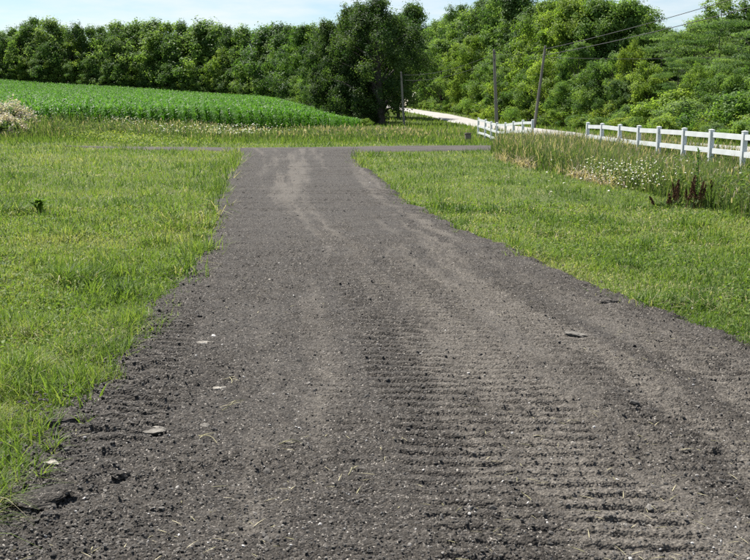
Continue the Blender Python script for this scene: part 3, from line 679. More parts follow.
bloom('bank_flowers', np.concatenate(bx_), np.concatenate(by_), 0.5, 1.0, 0.085, M['petal'], 'pale white flower heads scattered along the corn field bank', 'flowers')
n = 3800; px_ = np.r_[R.normal(92, 22, n // 2), R.normal(135, 30, n // 2)]; py_ = np.interp(px_, [40, 90, 160], [131, 134, 138.5]) + R.normal(0, 1.7, n)
W = np.array([gp(a, b, 0.3) for a, b in zip(px_, py_)]); k = W[:, 1] < 62; W = W[k]
bloom('yellow_flowers', W[:, 0], W[:, 1], 0.10, 0.46, 0.075, M['yellow'], 'low bright yellow flowers on the bank before the corn', 'flowers')

# ------------------------------------------------------------------ trees
def tree_meshes(seed, h, rad, cb, nclump, crad, nleaf, leaf, flat=0.75, shape='oval', aspect=0.55, trunk_r=0.22, lobes=3, droop=0.0):
    global R
    save = R; R = np.random.default_rng(seed); rng = R
    t = rng.uniform(0, 1, nclump) ** 0.85
    if shape == 'oval': prof = np.sin(np.pi * np.clip(0.16 + 0.80 * t, 0, 1)) ** 0.75
    elif shape == 'column': prof = np.interp(t, [0, 0.15, 0.6, 1], [0.65, 1, 0.85, 0.25])
    elif shape == 'flat': prof = np.interp(t, [0, 0.3, 0.75, 1], [0.7, 1, 0.9, 0.45])
    else: prof = np.sqrt(np.clip(1 - (t * 0.98) ** 2, 0, 1))
    az_ = rng.uniform(0, 2 * np.pi, nclump); ph = rng.uniform(0, 6.28, 4)
    lob = 1 + 0.30 * np.sin(az_ * lobes + ph[0] + t * 3) + 0.18 * np.sin(az_ * (lobes + 2) + ph[1] - t * 5)
    rr_ = rad * prof * lob * rng.uniform(0.35, 1.0, nclump) ** 0.6
    lean = rng.normal(0, 0.04 * h, 2)
    C = np.c_[np.cos(az_) * rr_ + lean[0] * t, np.sin(az_) * rr_ + lean[1] * t, cb + (h - cb - crad * flat) * t - droop * rr_]
    C[0] = [lean[0], lean[1], h - crad * 0.8]
    cr2 = crad * rng.uniform(0.45, 1.5, nclump)
    cnt = rng.multinomial(nleaf, cr2 ** 2 / (cr2 ** 2).sum())
    ci = np.repeat(np.arange(nclump), cnt); n = len(ci)
    u = rng.normal(size=(n, 3)); u /= np.linalg.norm(u, axis=1)[:, None]
    # sub-clumps make ragged sprays
    sub = rng.normal(size=(nclump, 9, 3)); sub /= np.linalg.norm(sub, axis=2)[..., None]
    pick = sub[ci, rng.integers(0, 9, n)]
    q = 0.55 * u * rng.uniform(0.2, 1, n)[:, None] + pick * rng.uniform(0.25, 0.95, n)[:, None]
    P = C[ci] + q * cr2[ci][:, None] * np.array([1, 1, flat])
    nrm = 1.1 * q + rng.normal(0, 0.33, (n, 3)) + np.array([0, 0, 0.45])
    tint = np.clip(0.5 + 0.30 * rng.normal(size=nclump)[ci] + 0.14 * rng.normal(size=n), 0, 1)
    V, Fq, T = leaves(P, nrm, leaf * rng.uniform(0.6, 1.4, n), aspect, tint)
    ac = Acc(); ac.add(V, Fq, T); crown = ac.mesh('crown')
    top = np.array([lean[0] * 0.9, lean[1] * 0.9, cb + (h - cb) * 0.82])
    ts = np.linspace(0, 1, 9)[:, None]
    tr = ts * top + np.c_[np.sin(ts[:, 0] * 5 + ph[2]), np.cos(ts[:, 0] * 4 + ph[3]), np.zeros(9)] * 0.012 * h * ts
    tr[0, 2] = -0.35
    trr = trunk_r * (1 - 0.85 * ts[:, 0]); trr[0] *= 1.5
    paths = [(tr, trr)]
    for j in rng.permutation(nclump)[:min(nclump, 26)]:
        e = C[j]; zb = np.clip(e[2] - 0.55 * np.hypot(e[0], e[1]) - 0.5, cb * 0.55, h * 0.8); tt = np.clip(zb / top[2], 0, 1)
        b = np.array([np.interp(tt, ts[:, 0], tr[:, k_]) for k_ in range(3)])
        s_ = np.linspace(0, 1, 5)[:, None]; mid = b + (e - b) * s_; mid[:, 2] += 0.12 * np.hypot(e[0] - b[0], e[1] - b[1]) * np.sin(np.pi * s_[:, 0]); mid[1:-1] += rng.normal(0, 0.1, (3, 3))
        r0 = trunk_r * (1 - 0.85 * tt) * 0.5
        paths.append((mid, r0 * (1 - 0.85 * s_[:, 0])))
    V, Fq = tubes(paths, 6)
    trunk = mesh_np('trunk', V, Fq, None, True)
    trunk.materials.append(M['bark']); crown.materials.append(M['leaf_mid'])
    R = save
    return trunk, crown, h
PR = {}
PR['tall1'] = tree_meshes(101, 15, 4.2, 3.2, 85, 1.25, 24000, 0.31, 0.8, 'oval')
PR['tall2'] = tree_meshes(102, 15, 3.6, 2.5, 80, 1.15, 22000, 0.31, 0.85, 'column')
PR['tall3'] = tree_meshes(103, 14, 4.8, 2.2, 80, 1.2, 24000, 0.30, 0.7, 'oval', lobes=4)
PR['broad1'] = tree_meshes(104, 10, 4.6, 0.9, 60, 1.1, 20000, 0.25, 0.75, 'dome')
PR['broad2'] = tree_meshes(105, 9, 4.2, 0.5, 60, 1.05, 20000, 0.25, 0.75, 'dome', lobes=5)
PR['feather1'] = tree_meshes(106, 9.5, 4.8, 1.8, 36, 1.6, 19000, 0.21, 0.17, 'flat', 0.4, 0.16, 4, 0.05)
PR['feather2'] = tree_meshes(107, 8.5, 5.2, 1.4, 36, 1.65, 19000, 0.21, 0.16, 'flat', 0.4, 0.15, 3, 0.12)
PR['airy'] = tree_meshes(108, 15, 3.8, 5.0, 46, 1.0, 11000, 0.26, 0.8, 'oval', trunk_r=0.2)
PR['shrub1'] = tree_meshes(109, 2.6, 1.7, 0.2, 50, 0.55, 7000, 0.15, 0.8, 'dome', trunk_r=0.05)
PR['shrub2'] = tree_meshes(110, 2.2, 2.0, 0.2, 50, 0.55, 7000, 0.15, 0.7, 'dome', trunk_r=0.05, lobes=5)
PR['shrub3'] = tree_meshes(111, 3.4, 1.8, 0.3, 55, 0.6, 8000, 0.16, 0.85, 'oval', trunk_r=0.06)
PR['far1'] = tree_meshes(112, 13, 3.8, 1.0, 85, 1.05, 11000, 0.36, 0.95, 'oval', lobes=2)
PR['far2'] = tree_meshes(113, 13, 4.4, 1.0, 95, 1.15, 12500, 0.36, 0.85, 'oval', lobes=3)
PR['far3'] = tree_meshes(114, 12, 4.6, 0.6, 90, 1.1, 11000, 0.36, 0.85, 'dome', lobes=3)
PR['far4'] = tree_meshes(115, 13, 4.8, 1.0, 100, 1.2, 12500, 0.36, 0.8, 'dome', lobes=4)
PR['far5'] = tree_meshes(116, 13, 4.2, 1.2, 90, 1.1, 11500, 0.36, 1.1, 'oval', lobes=3)
LBL = {'tall': 'tall leafy tree', 'broad': 'low bushy tree', 'feather': 'feathery spreading tree', 'airy': 'thin open tree', 'shrub': 'rounded leafy shrub', 'far': 'dense woodland tree'}
COLN = {'leaf_deep': 'deep green', 'leaf_dark': 'dark green', 'leaf_mid': 'mid green', 'leaf_light': 'light green', 'leaf_yellow': 'bright yellow green', 'leaf_feather': 'soft grey green'}
def plant(kind, px_, d, ty_=None, mat='leaf_mid', where='in the wood beyond the road', hh=None, wide=1.0, rz=None, label=None, group=None, x=None):
    tr, cr_, h0 = PR[kind]
    x = at(px_, d) if x is None else x
    zb = float(H(x, d)); hh = (ztop(ty_, d) - zb) if hh is None else hh
    k = hh / h0; fam = kind.rstrip('0123456789')
    nm = {'tall': 'tall_tree', 'broad': 'bushy_tree', 'feather': 'feathery_tree', 'airy': 'open_tree', 'shrub': 'shrub', 'far': 'woodland_tree'}[fam]
    e = empty(nm, (x, d, zb), R.uniform(0, 6.28) if rz is None else rz); e.scale = (k * wide, k * wide, k)
    a = obj('trunk', tr, None, e); b = obj('crown', cr_, None, e)
    b.material_slots[0].link = 'OBJECT'; b.material_slots[0].material = M[mat]
    q_ = 375 + x / d * F
    if 'corn' in where and 'big dark' not in where: zone = [z_ for lim, z_ in ((45, 'behind the flowering bush'), (120, 'behind the yellow flowers'), (180, 'behind the white blooms'), (232, 'near the yellowish tree'), (999, 'towards the big tree')) if q_ < lim][0]
    elif 'road' in where and 'big dark' not in where: zone = [z_ for lim, z_ in ((462, 'past the road bend'), (516, 'behind the upright pole'), (566, 'behind the leaning pole'), (612, 'behind the fence gap'), (680, 'behind the long fence'), (2000, 'behind the dock plants')) if q_ < lim][0]
    else: zone = ''
    lab = label or f'{COLN[mat]} {LBL[fam]} {where} {zone}'.strip()
    tag(e, lab, 'shrub' if fam == 'shrub' else 'tree', group or f'{LBL[fam]}s {where}')
    return e
CORNW = 'in the wood beyond the corn'
# wood line beyond the corn, back row (outline tops read from the photo) then middle row then edge; paler leaf colours paint in distance haze
far_d = lambda p: np.interp(p, [-40, 0, 150, 250, 300], [214, 211, 197, 178, 155])
k = 0
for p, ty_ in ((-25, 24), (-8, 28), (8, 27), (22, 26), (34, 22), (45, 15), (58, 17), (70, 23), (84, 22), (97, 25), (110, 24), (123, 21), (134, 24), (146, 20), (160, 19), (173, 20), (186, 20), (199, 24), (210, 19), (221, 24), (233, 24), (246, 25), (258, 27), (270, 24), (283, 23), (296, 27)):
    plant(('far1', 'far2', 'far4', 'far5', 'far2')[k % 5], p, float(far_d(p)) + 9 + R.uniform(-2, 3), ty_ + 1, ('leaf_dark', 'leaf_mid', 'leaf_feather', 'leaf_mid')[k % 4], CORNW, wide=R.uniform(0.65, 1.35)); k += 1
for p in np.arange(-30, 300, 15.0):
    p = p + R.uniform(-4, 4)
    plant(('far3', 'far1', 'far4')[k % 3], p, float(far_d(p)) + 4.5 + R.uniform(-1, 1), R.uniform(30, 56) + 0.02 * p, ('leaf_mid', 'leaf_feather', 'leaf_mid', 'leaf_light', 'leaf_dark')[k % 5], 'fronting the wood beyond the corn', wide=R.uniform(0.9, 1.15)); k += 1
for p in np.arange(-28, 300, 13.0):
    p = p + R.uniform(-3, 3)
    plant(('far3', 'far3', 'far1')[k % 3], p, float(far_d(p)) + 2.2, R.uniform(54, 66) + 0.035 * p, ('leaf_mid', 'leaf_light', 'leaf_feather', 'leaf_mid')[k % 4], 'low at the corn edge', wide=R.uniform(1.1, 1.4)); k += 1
plant('far1', 203, 196, 34, 'leaf_yellow', CORNW, label='yellow green tree glowing among darker trees beyond the corn', group='yellow green trees', wide=1.1)
# trees along the right edge of the corn, running towards the big tree
EDGEW = 'along the corn field edge behind the big dark tree'
for (p, d_, ty_, kd, mt) in ((292, 160, 24, 'far1', 'leaf_dark'), (305, 150, 26, 'far4', 'leaf_dark'), (312, 138, 22, 'tall1', 'leaf_mid'), (322, 128, 30, 'tall2', 'leaf_dark'), (318, 132, 58, 'broad1', 'leaf_mid'), (305, 146, 66, 'broad2', 'leaf_mid'), (331, 118, 62, 'broad1', 'leaf_dark'), (340, 112, 30, 'tall2', 'leaf_dark'), (342, 108, 78, 'broad2', 'leaf_dark'), (352, 104, 96, 'shrub3', 'leaf_dark'), (348, 118, 14, 'tall1', 'leaf_dark'), (398, 128, 14, 'tall1', 'leaf_dark'), (372, 135, 8, 'tall2', 'leaf_dark')):
    plant(kd, p, d_, ty_, mt, EDGEW)
# the big dark tree by the road
BT = tree_meshes(201, 15.2, 5.4, 2.0, 170, 1.15, 46000, 0.24, 0.95, 'column', 0.55, 0.46, 4)
PR['tall9'] = BT
plant('tall9', 381, 101, -8, 'leaf_deep', label='big dark spreading tree at the end of the corn field beside the road', group='big dark tree', wide=1.0, rz=0.6)
for (p, d_, ty_, kd, wd) in ((331, 108, 20, 'tall2', .8), (350, 105, 4, 'tall2', .8), (341, 107, 48, 'broad1', .9), (357, 104, 60, 'broad2', .9), (368, 112, 70, 'broad1', .9)):
    plant(kd, p, d_, ty_, 'leaf_deep', 'crowding round the big dark tree by the road', wide=wd)
for (p, d_, ty_, wd) in ((417, 222, 3, .8), (425, 226, 26, 1.0), (409, 228, 14, 1)): plant('tall2', p, d_, ty_, 'leaf_dark', 'rising behind the big dark tree past the road bend', wide=wd)
for (p, d_) in ((352, 106), (360, 109), (370, 107), (376, 114), (363, 100)): plant('shrub3', p, d_, 106, 'leaf_deep', 'under the canopy of the big dark tree', wide=1.3)
plant('shrub2', 366, 93, 118, 'leaf_light', label='small light green bush at the foot of the big dark tree', group='bush under big tree')
# the wood beyond the road, from far to near
WOOD = 'in the wood beyond the road'
for (p, d_, ty_, kd, mt, wd) in (
    (428, 200, 30, 'far2', 'leaf_mid', 1), (436, 205, 18, 'tall1', 'leaf_mid', 1), (446, 190, 16, 'tall2', 'leaf_mid', 1), (455, 195, 6, 'airy', 'leaf_mid', 1), (462, 180, 2, 'airy', 'leaf_dark', 1), (470, 172, 8, 'tall1', 'leaf_mid', 1),
    (440, 172, 38, 'tall3', 'leaf_mid', 1.0), (457, 160, 42, 'tall1', 'leaf_light', .9), (470, 150, 34, 'tall3', 'leaf_light', .8), (480, 165, -4, 'tall2', 'leaf_dark', 1), (492, 150, -8, 'airy', 'leaf_mid', 1), (505, 160, -6, 'tall1', 'leaf_dark', 1),
    (518, 140, -10, 'tall2', 'leaf_dark', 1), (486, 140, 58, 'broad1', 'leaf_mid', 1), (500, 128, 52, 'tall3', 'leaf_mid', .9), (512, 122, 60, 'broad2', 'leaf_light', 1), (532, 130, 2, 'tall1', 'leaf_dark', .9), (524, 118, 22, 'tall3', 'leaf_dark', .9),
    (545, 112, -4, 'tall3', 'leaf_light', .9), (560, 106, -6, 'tall1', 'leaf_light', .9), (572, 112, -8, 'tall2', 'leaf_mid', 1), (588, 104, -6, 'tall1', 'leaf_mid', 1), (604, 110, -2, 'tall3', 'leaf_dark', .95), (622, 104, -3, 'tall1', 'leaf_mid', .9), (634, 108, 2, 'airy', 'leaf_mid', .9),
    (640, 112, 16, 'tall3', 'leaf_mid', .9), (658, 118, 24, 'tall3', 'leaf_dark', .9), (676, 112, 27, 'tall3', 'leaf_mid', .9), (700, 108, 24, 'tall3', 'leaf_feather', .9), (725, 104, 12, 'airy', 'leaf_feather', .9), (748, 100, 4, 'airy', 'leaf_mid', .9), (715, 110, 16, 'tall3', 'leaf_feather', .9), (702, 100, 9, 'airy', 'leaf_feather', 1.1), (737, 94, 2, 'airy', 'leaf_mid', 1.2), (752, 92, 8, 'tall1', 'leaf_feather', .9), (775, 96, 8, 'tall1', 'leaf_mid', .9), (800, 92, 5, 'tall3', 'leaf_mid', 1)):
    plant(kd, p, d_, ty_, mt, WOOD, wide=wd)
for (p, d_, ty_, kd, mt, wd) in (
    (528, 100, 66, 'broad1', 'leaf_mid', 1), (548, 96, 50, 'broad1', 'leaf_light', 1), (572, 92, 40, 'tall3', 'leaf_mid', .8), (590, 86, 58, 'broad2', 'leaf_dark', 1), (608, 84, 52, 'broad1', 'leaf_mid', .9), (626, 80, 38, 'broad1', 'leaf_yellow', .55), (618, 78, 74, 'broad2', 'leaf_dark', .9), (645, 76, 58, 'broad2', 'leaf_light', .8),
    (662, 76, 80, 'broad1', 'leaf_dark', .9), (692, 66, 62, 'broad1', 'leaf_light', .75), (712, 64, 72, 'broad2', 'leaf_mid', .9), (735, 62, 66, 'broad1', 'leaf_mid', .9), (762, 60, 60, 'broad2', 'leaf_mid', 1), (600, 96, 84, 'broad1', 'leaf_dark', 1), (560, 90, 78, 'broad2', 'leaf_mid', 1)):
    plant(kd, p, d_, ty_, mt, 'midway up the roadside wood', wide=wd)
for (p, d_, ty_, kd, wd) in ((655, 84, 32, 'feather1', 1), (686, 80, 26, 'feather2', 1), (716, 78, 20, 'feather1', 1), (746, 70, 18, 'feather2', .9), (735, 66, 50, 'feather2', .8), (780, 66, 14, 'feather1', 1), (672, 72, 56, 'feather1', .7)):
    plant(kd, p, d_, ty_, 'leaf_feather', 'above the road', wide=wd)
plant('airy', 708, 95, -10, 'leaf_feather', label='thin bare limbed tree rising above the feathery trees by the wires', group='thin tree by wires', wide=1.1)
# brush along the far side of the road
rc = road_c
for q in np.arange(30, 205, 3.1):
    j = int(np.argmin(np.abs(rc[:, 1] - q))); xr = rc[j, 0]
    for off, hs in ((5.4, 1.0), (7.8, 1.55)):
        y_ = q + R.uniform(-1.2, 1.2); x_ = xr + off + R.uniform(-0.5, 0.9)
        if abs(x_) > 0.47 * y_ + 3: continue
        hh = hs * R.uniform(0.9, 1.6) * (1.25 if off > 6 else 0.95) * (1 + 0.3 * smooth(90, 160, q))
        mt = ('leaf_light', 'leaf_mid', 'leaf_light', 'leaf_feather', 'leaf_mid', 'leaf_light', 'leaf_yellow')[k % 7]; k += 1
        plant(('shrub1', 'shrub2', 'shrub3')[k % 3], 0, y_, None, mt, 'in brush across the road', hh=float(hh), wide=R.uniform(1.0, 1.4), x=float(x_))

# ------------------------------------------------------------------ flowering bush at the left of the bank
def flower_bush(px_, d, top, wide, label):
    global R
    x = at(px_, d); zb = float(H(x, d)); hh = ztop(top, d) - zb
    tr, cr_, h0 = PR['shrub2']
    e = empty('flowering_bush', (x, d, zb), R.uniform(0, 6)); 
    st = obj('stem', tr, None, e); lf = obj('foliage', cr_, None, e)
    for o in (st, lf): o.scale = (wide / 4.0, wide / 4.0, hh / h0 * 0.93)
    n = 2800; u = R.normal(size=(n, 3)); u[:, 2] = np.abs(u[:, 2]); u /= np.linalg.norm(u, axis=1)[:, None]
    cl = R.normal(size=(60, 3)); cl[:, 2] = np.abs(cl[:, 2]) * 0.9; cl /= np.linalg.norm(cl, axis=1)[:, None]
    p = cl[R.integers(0, 60, n)] + R.normal(0, 0.10, (n, 3)); p[:, 2] = np.abs(p[:, 2])
    p = p * np.array([wide / 2, wide / 2, hh]) * R.uniform(0.92, 1.04, n)[:, None]
    V, Fq, T = leaves(p, u + np.array([0, 0, .4]), R.uniform(0.08, 0.17, n), 0.8, R.uniform(0, 1, n))
    ac = Acc(); ac.add(V, Fq, T); obj('blossom', ac.mesh('blossom'), M['cream'], e)
    tag(e, label, 'bush', 'cream flowering bushes')
    return e
flower_bush(12, 58, 103, 3.6, 'tallest cream white flowering bush before the corn field')
flower_bush(-8, 57, 105, 3.0, 'cream white flowering bush beyond the tallest flowering bush')
flower_bush(10, 54.5, 117, 2.2, 'low cream flowering bush in front of the tallest one')

# ------------------------------------------------------------------ fences
def fence(pts, label, group):
    """pts: list of (x, y); posts, three rails per bay, each a part"""
    P = np.array([(x, y, float(H(x, y))) for x, y in pts])
    root = empty('white_fence', tuple(P[0])); o0 = P[0].copy()
    # post with a low pyramid cap
    hw, hp = 0.058, 1.22
    V = np.array([[sx * hw, sy * hw, z] for z in (-0.25, hp) for sx, sy in ((-1, -1), (1, -1), (1, 1), (-1, 1))] )
    CV = np.array([[sx * hw * 1.10, sy * hw * 1.10, z] for z in (0, 0.015) for sx, sy in ((-1, -1), (1, -1), (1, 1), (-1, 1))] + [[0, 0, 0.035]])
    Fc = [[0, 1, 5, 4], [1, 2, 6, 5], [2, 3, 7, 6], [3, 0, 4, 7]]
    CF = [[0, 1, 5, 4], [1, 2, 6, 5], [2, 3, 7, 6], [3, 0, 4, 7], [3, 2, 1, 0], [4, 5, 8], [5, 6, 8], [6, 7, 8], [7, 4, 8]]
    def flat_mesh(nm, V_, F_):
        m_ = bpy.data.meshes.new(nm); m_.from_pydata([tuple(v) for v in V_], [], F_); m_.materials.append(M['white'])
        m_.polygons.foreach_set('use_smooth', np.zeros(len(m_.polygons), bool)); return m_
    me, mc = flat_mesh('post', V, Fc), flat_mesh('cap', CV, CF)
    tilt = R.normal(0, 0.012, (len(P), 2))
    for j, p in enumerate(P):
        dr_ = (P[min(j + 1, len(P) - 1)] - P[max(j - 1, 0)]); a = math.atan2(dr_[1], dr_[0])
        o = obj('post', me, None, root, tuple(p - o0)); o.rotation_euler = (tilt[j, 0], tilt[j, 1], a); obj('cap', mc, None, o, (0, 0, hp))
    for j in range(len(P) - 1):
        for hz_ in (1.10, 0.70, 0.30):
            a, b = P[j] + [0, 0, hz_ + R.normal(0, 0.008)], P[j + 1] + [0, 0, hz_ + R.normal(0, 0.008)]
            c = (a + b) / 2; dv_ = b - a; L_ = np.linalg.norm(dv_); dv_ /= L_
            s_ = np.cross(dv_, [0, 0, 1]); s_ /= np.linalg.norm(s_); u_ = np.cross(s_, dv_)
            V, Fq = boxes([((0, 0, 0), (L_ / 2 - 0.056, 0.019, 0.066), np.stack([dv_, s_, u_], 1))])
            o = obj('rail', mesh_np('rail', V, Fq), M['white'], root, tuple(c - o0))
    tag(root, label, 'fence', group)
    return root
fp = []
for u_ in (402, 365, 333, 306, 281, 261, 242, 224, 210):
    t_ = (8.84 - u_ / F * 23) / (u_ / F * 14 + 0.66); t_ = float(t_)
    fp.append((8.84 - 0.66 * t_, 23 + 14 * t_))
fp.insert(0, (fp[0][0] + 0.12, fp[0][1] - 2.0))
fence(fp, 'white three rail fence running through tall weeds near the dock plants', 'white fences')
lf = []
for p, d_ in ((530.5, 46.5), (521, 48.6), (512, 50.8), (504, 53.2), (495.5, 55.7), (490, 58.2), (484, 60.6), (477, 63)):
    lf.append((float(at(p, d_)), d_))
fence(lf, 'short dipping white fence beside the pale road and the leaning grey poles', 'white fences')

# ------------------------------------------------------------------ poles, wires, pedestal
def pole(bp, d, tp, ty_, label, r=0.13, arm=False):
    xb, xt = at(bp, d), at(tp, d); zb = float(H(xb, d)); zt = ztop(ty_, d)
    e = empty('utility_pole', (xb, d, zb))
    n = 10; t_ = np.linspace(0, 1, n)
    P = np.c_[(xt - xb) * t_, 0.02 * np.sin(t_ * 3), -0.3 + (zt - zb + 0.3) * t_]
    V, Fq = tubes([(P, r * (1 - 0.28 * t_))], 12)
    sh = obj('shaft', mesh_np('shaft', V, Fq, None, True), M['pole'], e)
    bm = bmesh.new(); bmesh.ops.create_cone(bm, cap_ends=True, segments=12, radius1=r * 0.74, radius2=r * 0.5, depth=0.06)
    me = bpy.data.meshes.new('cap'); bm.to_mesh(me); bm.free(); obj('cap', me, M['pole'], e, (xt - xb, 0.02 * math.sin(3), zt - zb + 0.02))
    for dz in (0.25, 0.75):
        V, Fq = tubes([(np.array([[xt - xb, -r * 0.6, zt - zb - dz], [xt - xb, -r * 1.5, zt - zb - dz + 0.02], [xt - xb, -r * 1.5, zt - zb - dz + 0.12]]), [0.025, 0.03, 0.035])], 6)
        obj('insulator', mesh_np('insulator', V, Fq, None, True), M['wire'], e)
    tag(e, label, 'utility pole', 'utility poles along the road')
    return np.array([xt, d, zt])
pa = pole(404, 96, 400.5, 72, 'thin weathered utility pole beside the big dark tree', 0.12)
pb = pole(496, 70, 491, 50, 'grey utility pole behind the short dipping fence', 0.13)
pc = pole(532, 84, 541, 46, 'leaning grey utility pole standing in the brush across the road', 0.14)
def wire(a, b, sag, label, r=0.013):
    t_ = np.linspace(0, 1, 40)[:, None]; P = a + (b - a) * t_; P[:, 2] -= 4 * sag * (t_ * (1 - t_))[:, 0]
    V, Fq = tubes([(P - P[0], np.full(40, r))], 5)
    o = obj('overhead_wire', mesh_np('overhead_wire', V, Fq, None, True), M['wire'], None, tuple(P[0]))
    tag(o, label, 'wire', 'overhead wires')
v3 = lambda p, ty_, d: np.array([at(p, d), d, ztop(ty_, d)])
for dz, tx in ((0.25, 'upper'), (0.75, 'lower')):
    wire(pa - [0, 0.17, dz], pb - [0, 0.18, dz], 0.5, f'{tx} thin wire between the tree pole and the fence pole', 0.012)
    wire(pb - [0, 0.18, dz], pc - [0, 0.2, dz], 0.25, f'{tx} thin wire between the fence pole and the brush pole', 0.012)
wire(pc - [0, 0.2, 0.25], v3(960, -85, 44), 0.4, 'upper thick dark wire climbing from the brush pole past the sky gap', 0.024)
wire(pc - [0, 0.2, 0.75], v3(960, -62, 42), 0.4, 'lower thick dark wire climbing from the brush pole past the sky gap', 0.026)
wire(pc - [0, 0.2, 0.95], v3(960, 40, 60), 0.5, 'thin wire running level through the trees from the brush pole', 0.011)
# faded utility pedestal by the lane
x_, y_ = at(467, 57.5), 57.5
e = empty('utility_pedestal', (x_, y_, float(H(x_, y_))), 0.3)
bm = bmesh.new(); bmesh.ops.create_cube(bm, size=1); bmesh.ops.scale(bm, vec=(0.34, 0.26, 0.55), verts=bm.verts); bmesh.ops.bevel(bm, geom=bm.edges[:], offset=0.03, segments=2, affect='EDGES')
me = bpy.data.meshes.new('housing'); bm.to_mesh(me); bm.free(); obj('housing', me, M['pedestal'], e, (0, 0, 0.24))
bm = bmesh.new(); bmesh.ops.create_cube(bm, size=1); bmesh.ops.scale(bm, vec=(0.38, 0.30, 0.10), verts=bm.verts); bmesh.ops.bevel(bm, geom=bm.edges[:], offset=0.035, segments=2, affect='EDGES')
me = bpy.data.meshes.new('lid'); bm.to_mesh(me); bm.free(); obj('lid', me, M['pedestal'], e, (0, 0, 0.55))
tag(e, 'squat faded brown utility box standing in grass by the fence end', 'utility box')

# ------------------------------------------------------------------ single plants
def dock(px_, py_, hh, nst, label):
    x, y = gp(px_, py_); e = empty('dock_plant', (x, y, float(H(x, y))))
    st, sd = Acc(), Acc()
    for j in range(nst):
        bx, by = R.normal(0, 0.09, 2); h_ = hh * R.uniform(0.65, 1.05); lx, ly = R.normal(0, 0.07, 2)
        t_ = np.linspace(0, 1, 5)[:, None]; P = np.c_[bx + lx * t_, by + ly * t_, h_ * t_]
        V, Fq = tubes([(P, np.linspace(0.008, 0.004, 5))], 5); st.add(V, Fq, 0.4)
        n = 170; tt = R.uniform(0.35, 1.0, n); a = R.uniform(0, 6.28, n); rr_ = R.uniform(0.01, 0.05, n) * (1.25 - tt)
        V, Fq, T = leaves(np.c_[bx + lx * tt + np.cos(a) * rr_, by + ly * tt + np.sin(a) * rr_, h_ * tt], R.normal(size=(n, 3)), R.uniform(0.015, 0.032, n), 0.8, R.uniform(0, 1, n)); sd.add(V, Fq, T)
    obj('stalk', st.mesh('stalk'), M['dock'], e); obj('seed_head', sd.mesh('seed_head'), M['dock'], e)
    n = 12; ac = Acc(); ac.add(*blades(np.c_[R.normal(0, 0.06, (n, 2)), np.zeros(n)], R.uniform(0.18, 0.3, n), np.full(n, 0.05), R.uniform(0, 6.28, n), R.uniform(0.6, 1.3, n), np.clip(R.normal(0.35, 0.1, n), 0, 1), 3))
    obj('leaf_rosette', ac.mesh('leaf_rosette'), M['weed'], e)
    tag(e, label, 'weed', 'dried brown dock plants')
dock(675, 205, 0.50, 6, 'slim dark brown dried dock plant next to the white daisies')
dock(694, 207, 0.58, 8, 'full dark brown dried dock plant under the tall green thistle')
dock(710, 204, 0.48, 4, 'small dried dock plant right beside the fullest one')
dock(735, 203, 0.40, 6, 'short reddish brown dried dock plant farthest from the daisies')
dock(663, 206, 0.30, 3, 'stunted brown dock plant low in the leafy weeds')
def stalk_plant(px_, py_, hh, n, label, mat='leaf_mid', wd=0.09, name='thistle'):
    x, y = gp(px_, py_); e = empty(name, (x, y, float(H(x, y))))
    V, Fq = tubes([(np.c_[0.02 * np.sin(np.linspace(0, 3, 7)), np.zeros(7), np.linspace(-0.02, hh, 7)], np.linspace(0.012, 0.005, 7))], 6)
    ac = Acc(); ac.add(V, Fq, 0.4); obj('stem', ac.mesh('stem'), M['weed'], e)
    zb = np.linspace(0.1, 1, n) * hh; ac = Acc()
    ac.add(*blades(np.c_[np.zeros((n, 2)), zb], wd * 2.2 * np.linspace(1.2, 0.45, n) * R.uniform(0.8, 1.2, n), np.full(n, wd * 0.5), np.arange(n) * 2.4, R.uniform(0.9, 1.5, n), np.clip(R.normal(0.45, 0.2, n), 0, 1), 3))
    obj('leaf_whorl', ac.mesh('leaf_whorl'), M[mat], e)
    tag(e, label, 'weed')
stalk_plant(695, 205, 1.05, 34, 'tall green thistle stalk standing up against the fence')
stalk_plant(39, 212, 0.20, 44, 'dark bushy thistle standing alone in the mown lawn', 'leaf_light', 0.13)
def tuft(px_, py_, hh, n, label):
    x, y = gp(px_, py_); e = empty('grass_tuft', (x, y, 0.03))
    ac = Acc(); ac.add(*blades(np.c_[R.normal(0, 0.016, (n, 2)), np.full(n, -0.01)], hh * R.uniform(0.6, 1.2, n), R.uniform(0.004, 0.009, n), R.uniform(0, 6.28, n), R.uniform(0.5, 1.4, n), np.clip(R.normal(0.5, 0.15, n), 0.1, 0.85), 5))
    obj('leaf_blades', ac.mesh('leaf_blades'), M['grass'], e); 
    V, Fq, T = leaves(np.c_[R.normal(0, 0.02, (9, 2)), np.full(9, 0.012)], np.c_[R.normal(0, .4, (9, 2)), np.ones(9)], R.uniform(0.02, 0.035, 9), 0.6, R.uniform(0.2, 0.6, 9))
    ac = Acc(); ac.add(V, Fq, T); obj('broad_leaves', ac.mesh('broad_leaves'), M['grass'], e)
    tag(e, label, 'grass tuft', 'grass tufts in the gravel')
tuft(54, 458, 0.16, 26, 'pale spiky grass tuft growing in gravel below the dark edge slab')
tuft(86, 432, 0.12, 14, 'single upright green grass tuft in the gravel near the dark edge slab')
tuft(40, 487, 0.15, 22, 'flattened pale grass tuft between the lawn and the crusted slab')
for (a, b, h_, n_) in ((165, 328, .08, 14), (152, 337, .09, 18), (178, 312, .08, 12), (147, 343, .08, 14), (455, 236, .10, 16), (172, 320, .07, 10)):
    tuft(a, b, h_, n_, 'small green grass tuft sprouting on the gravel margin')

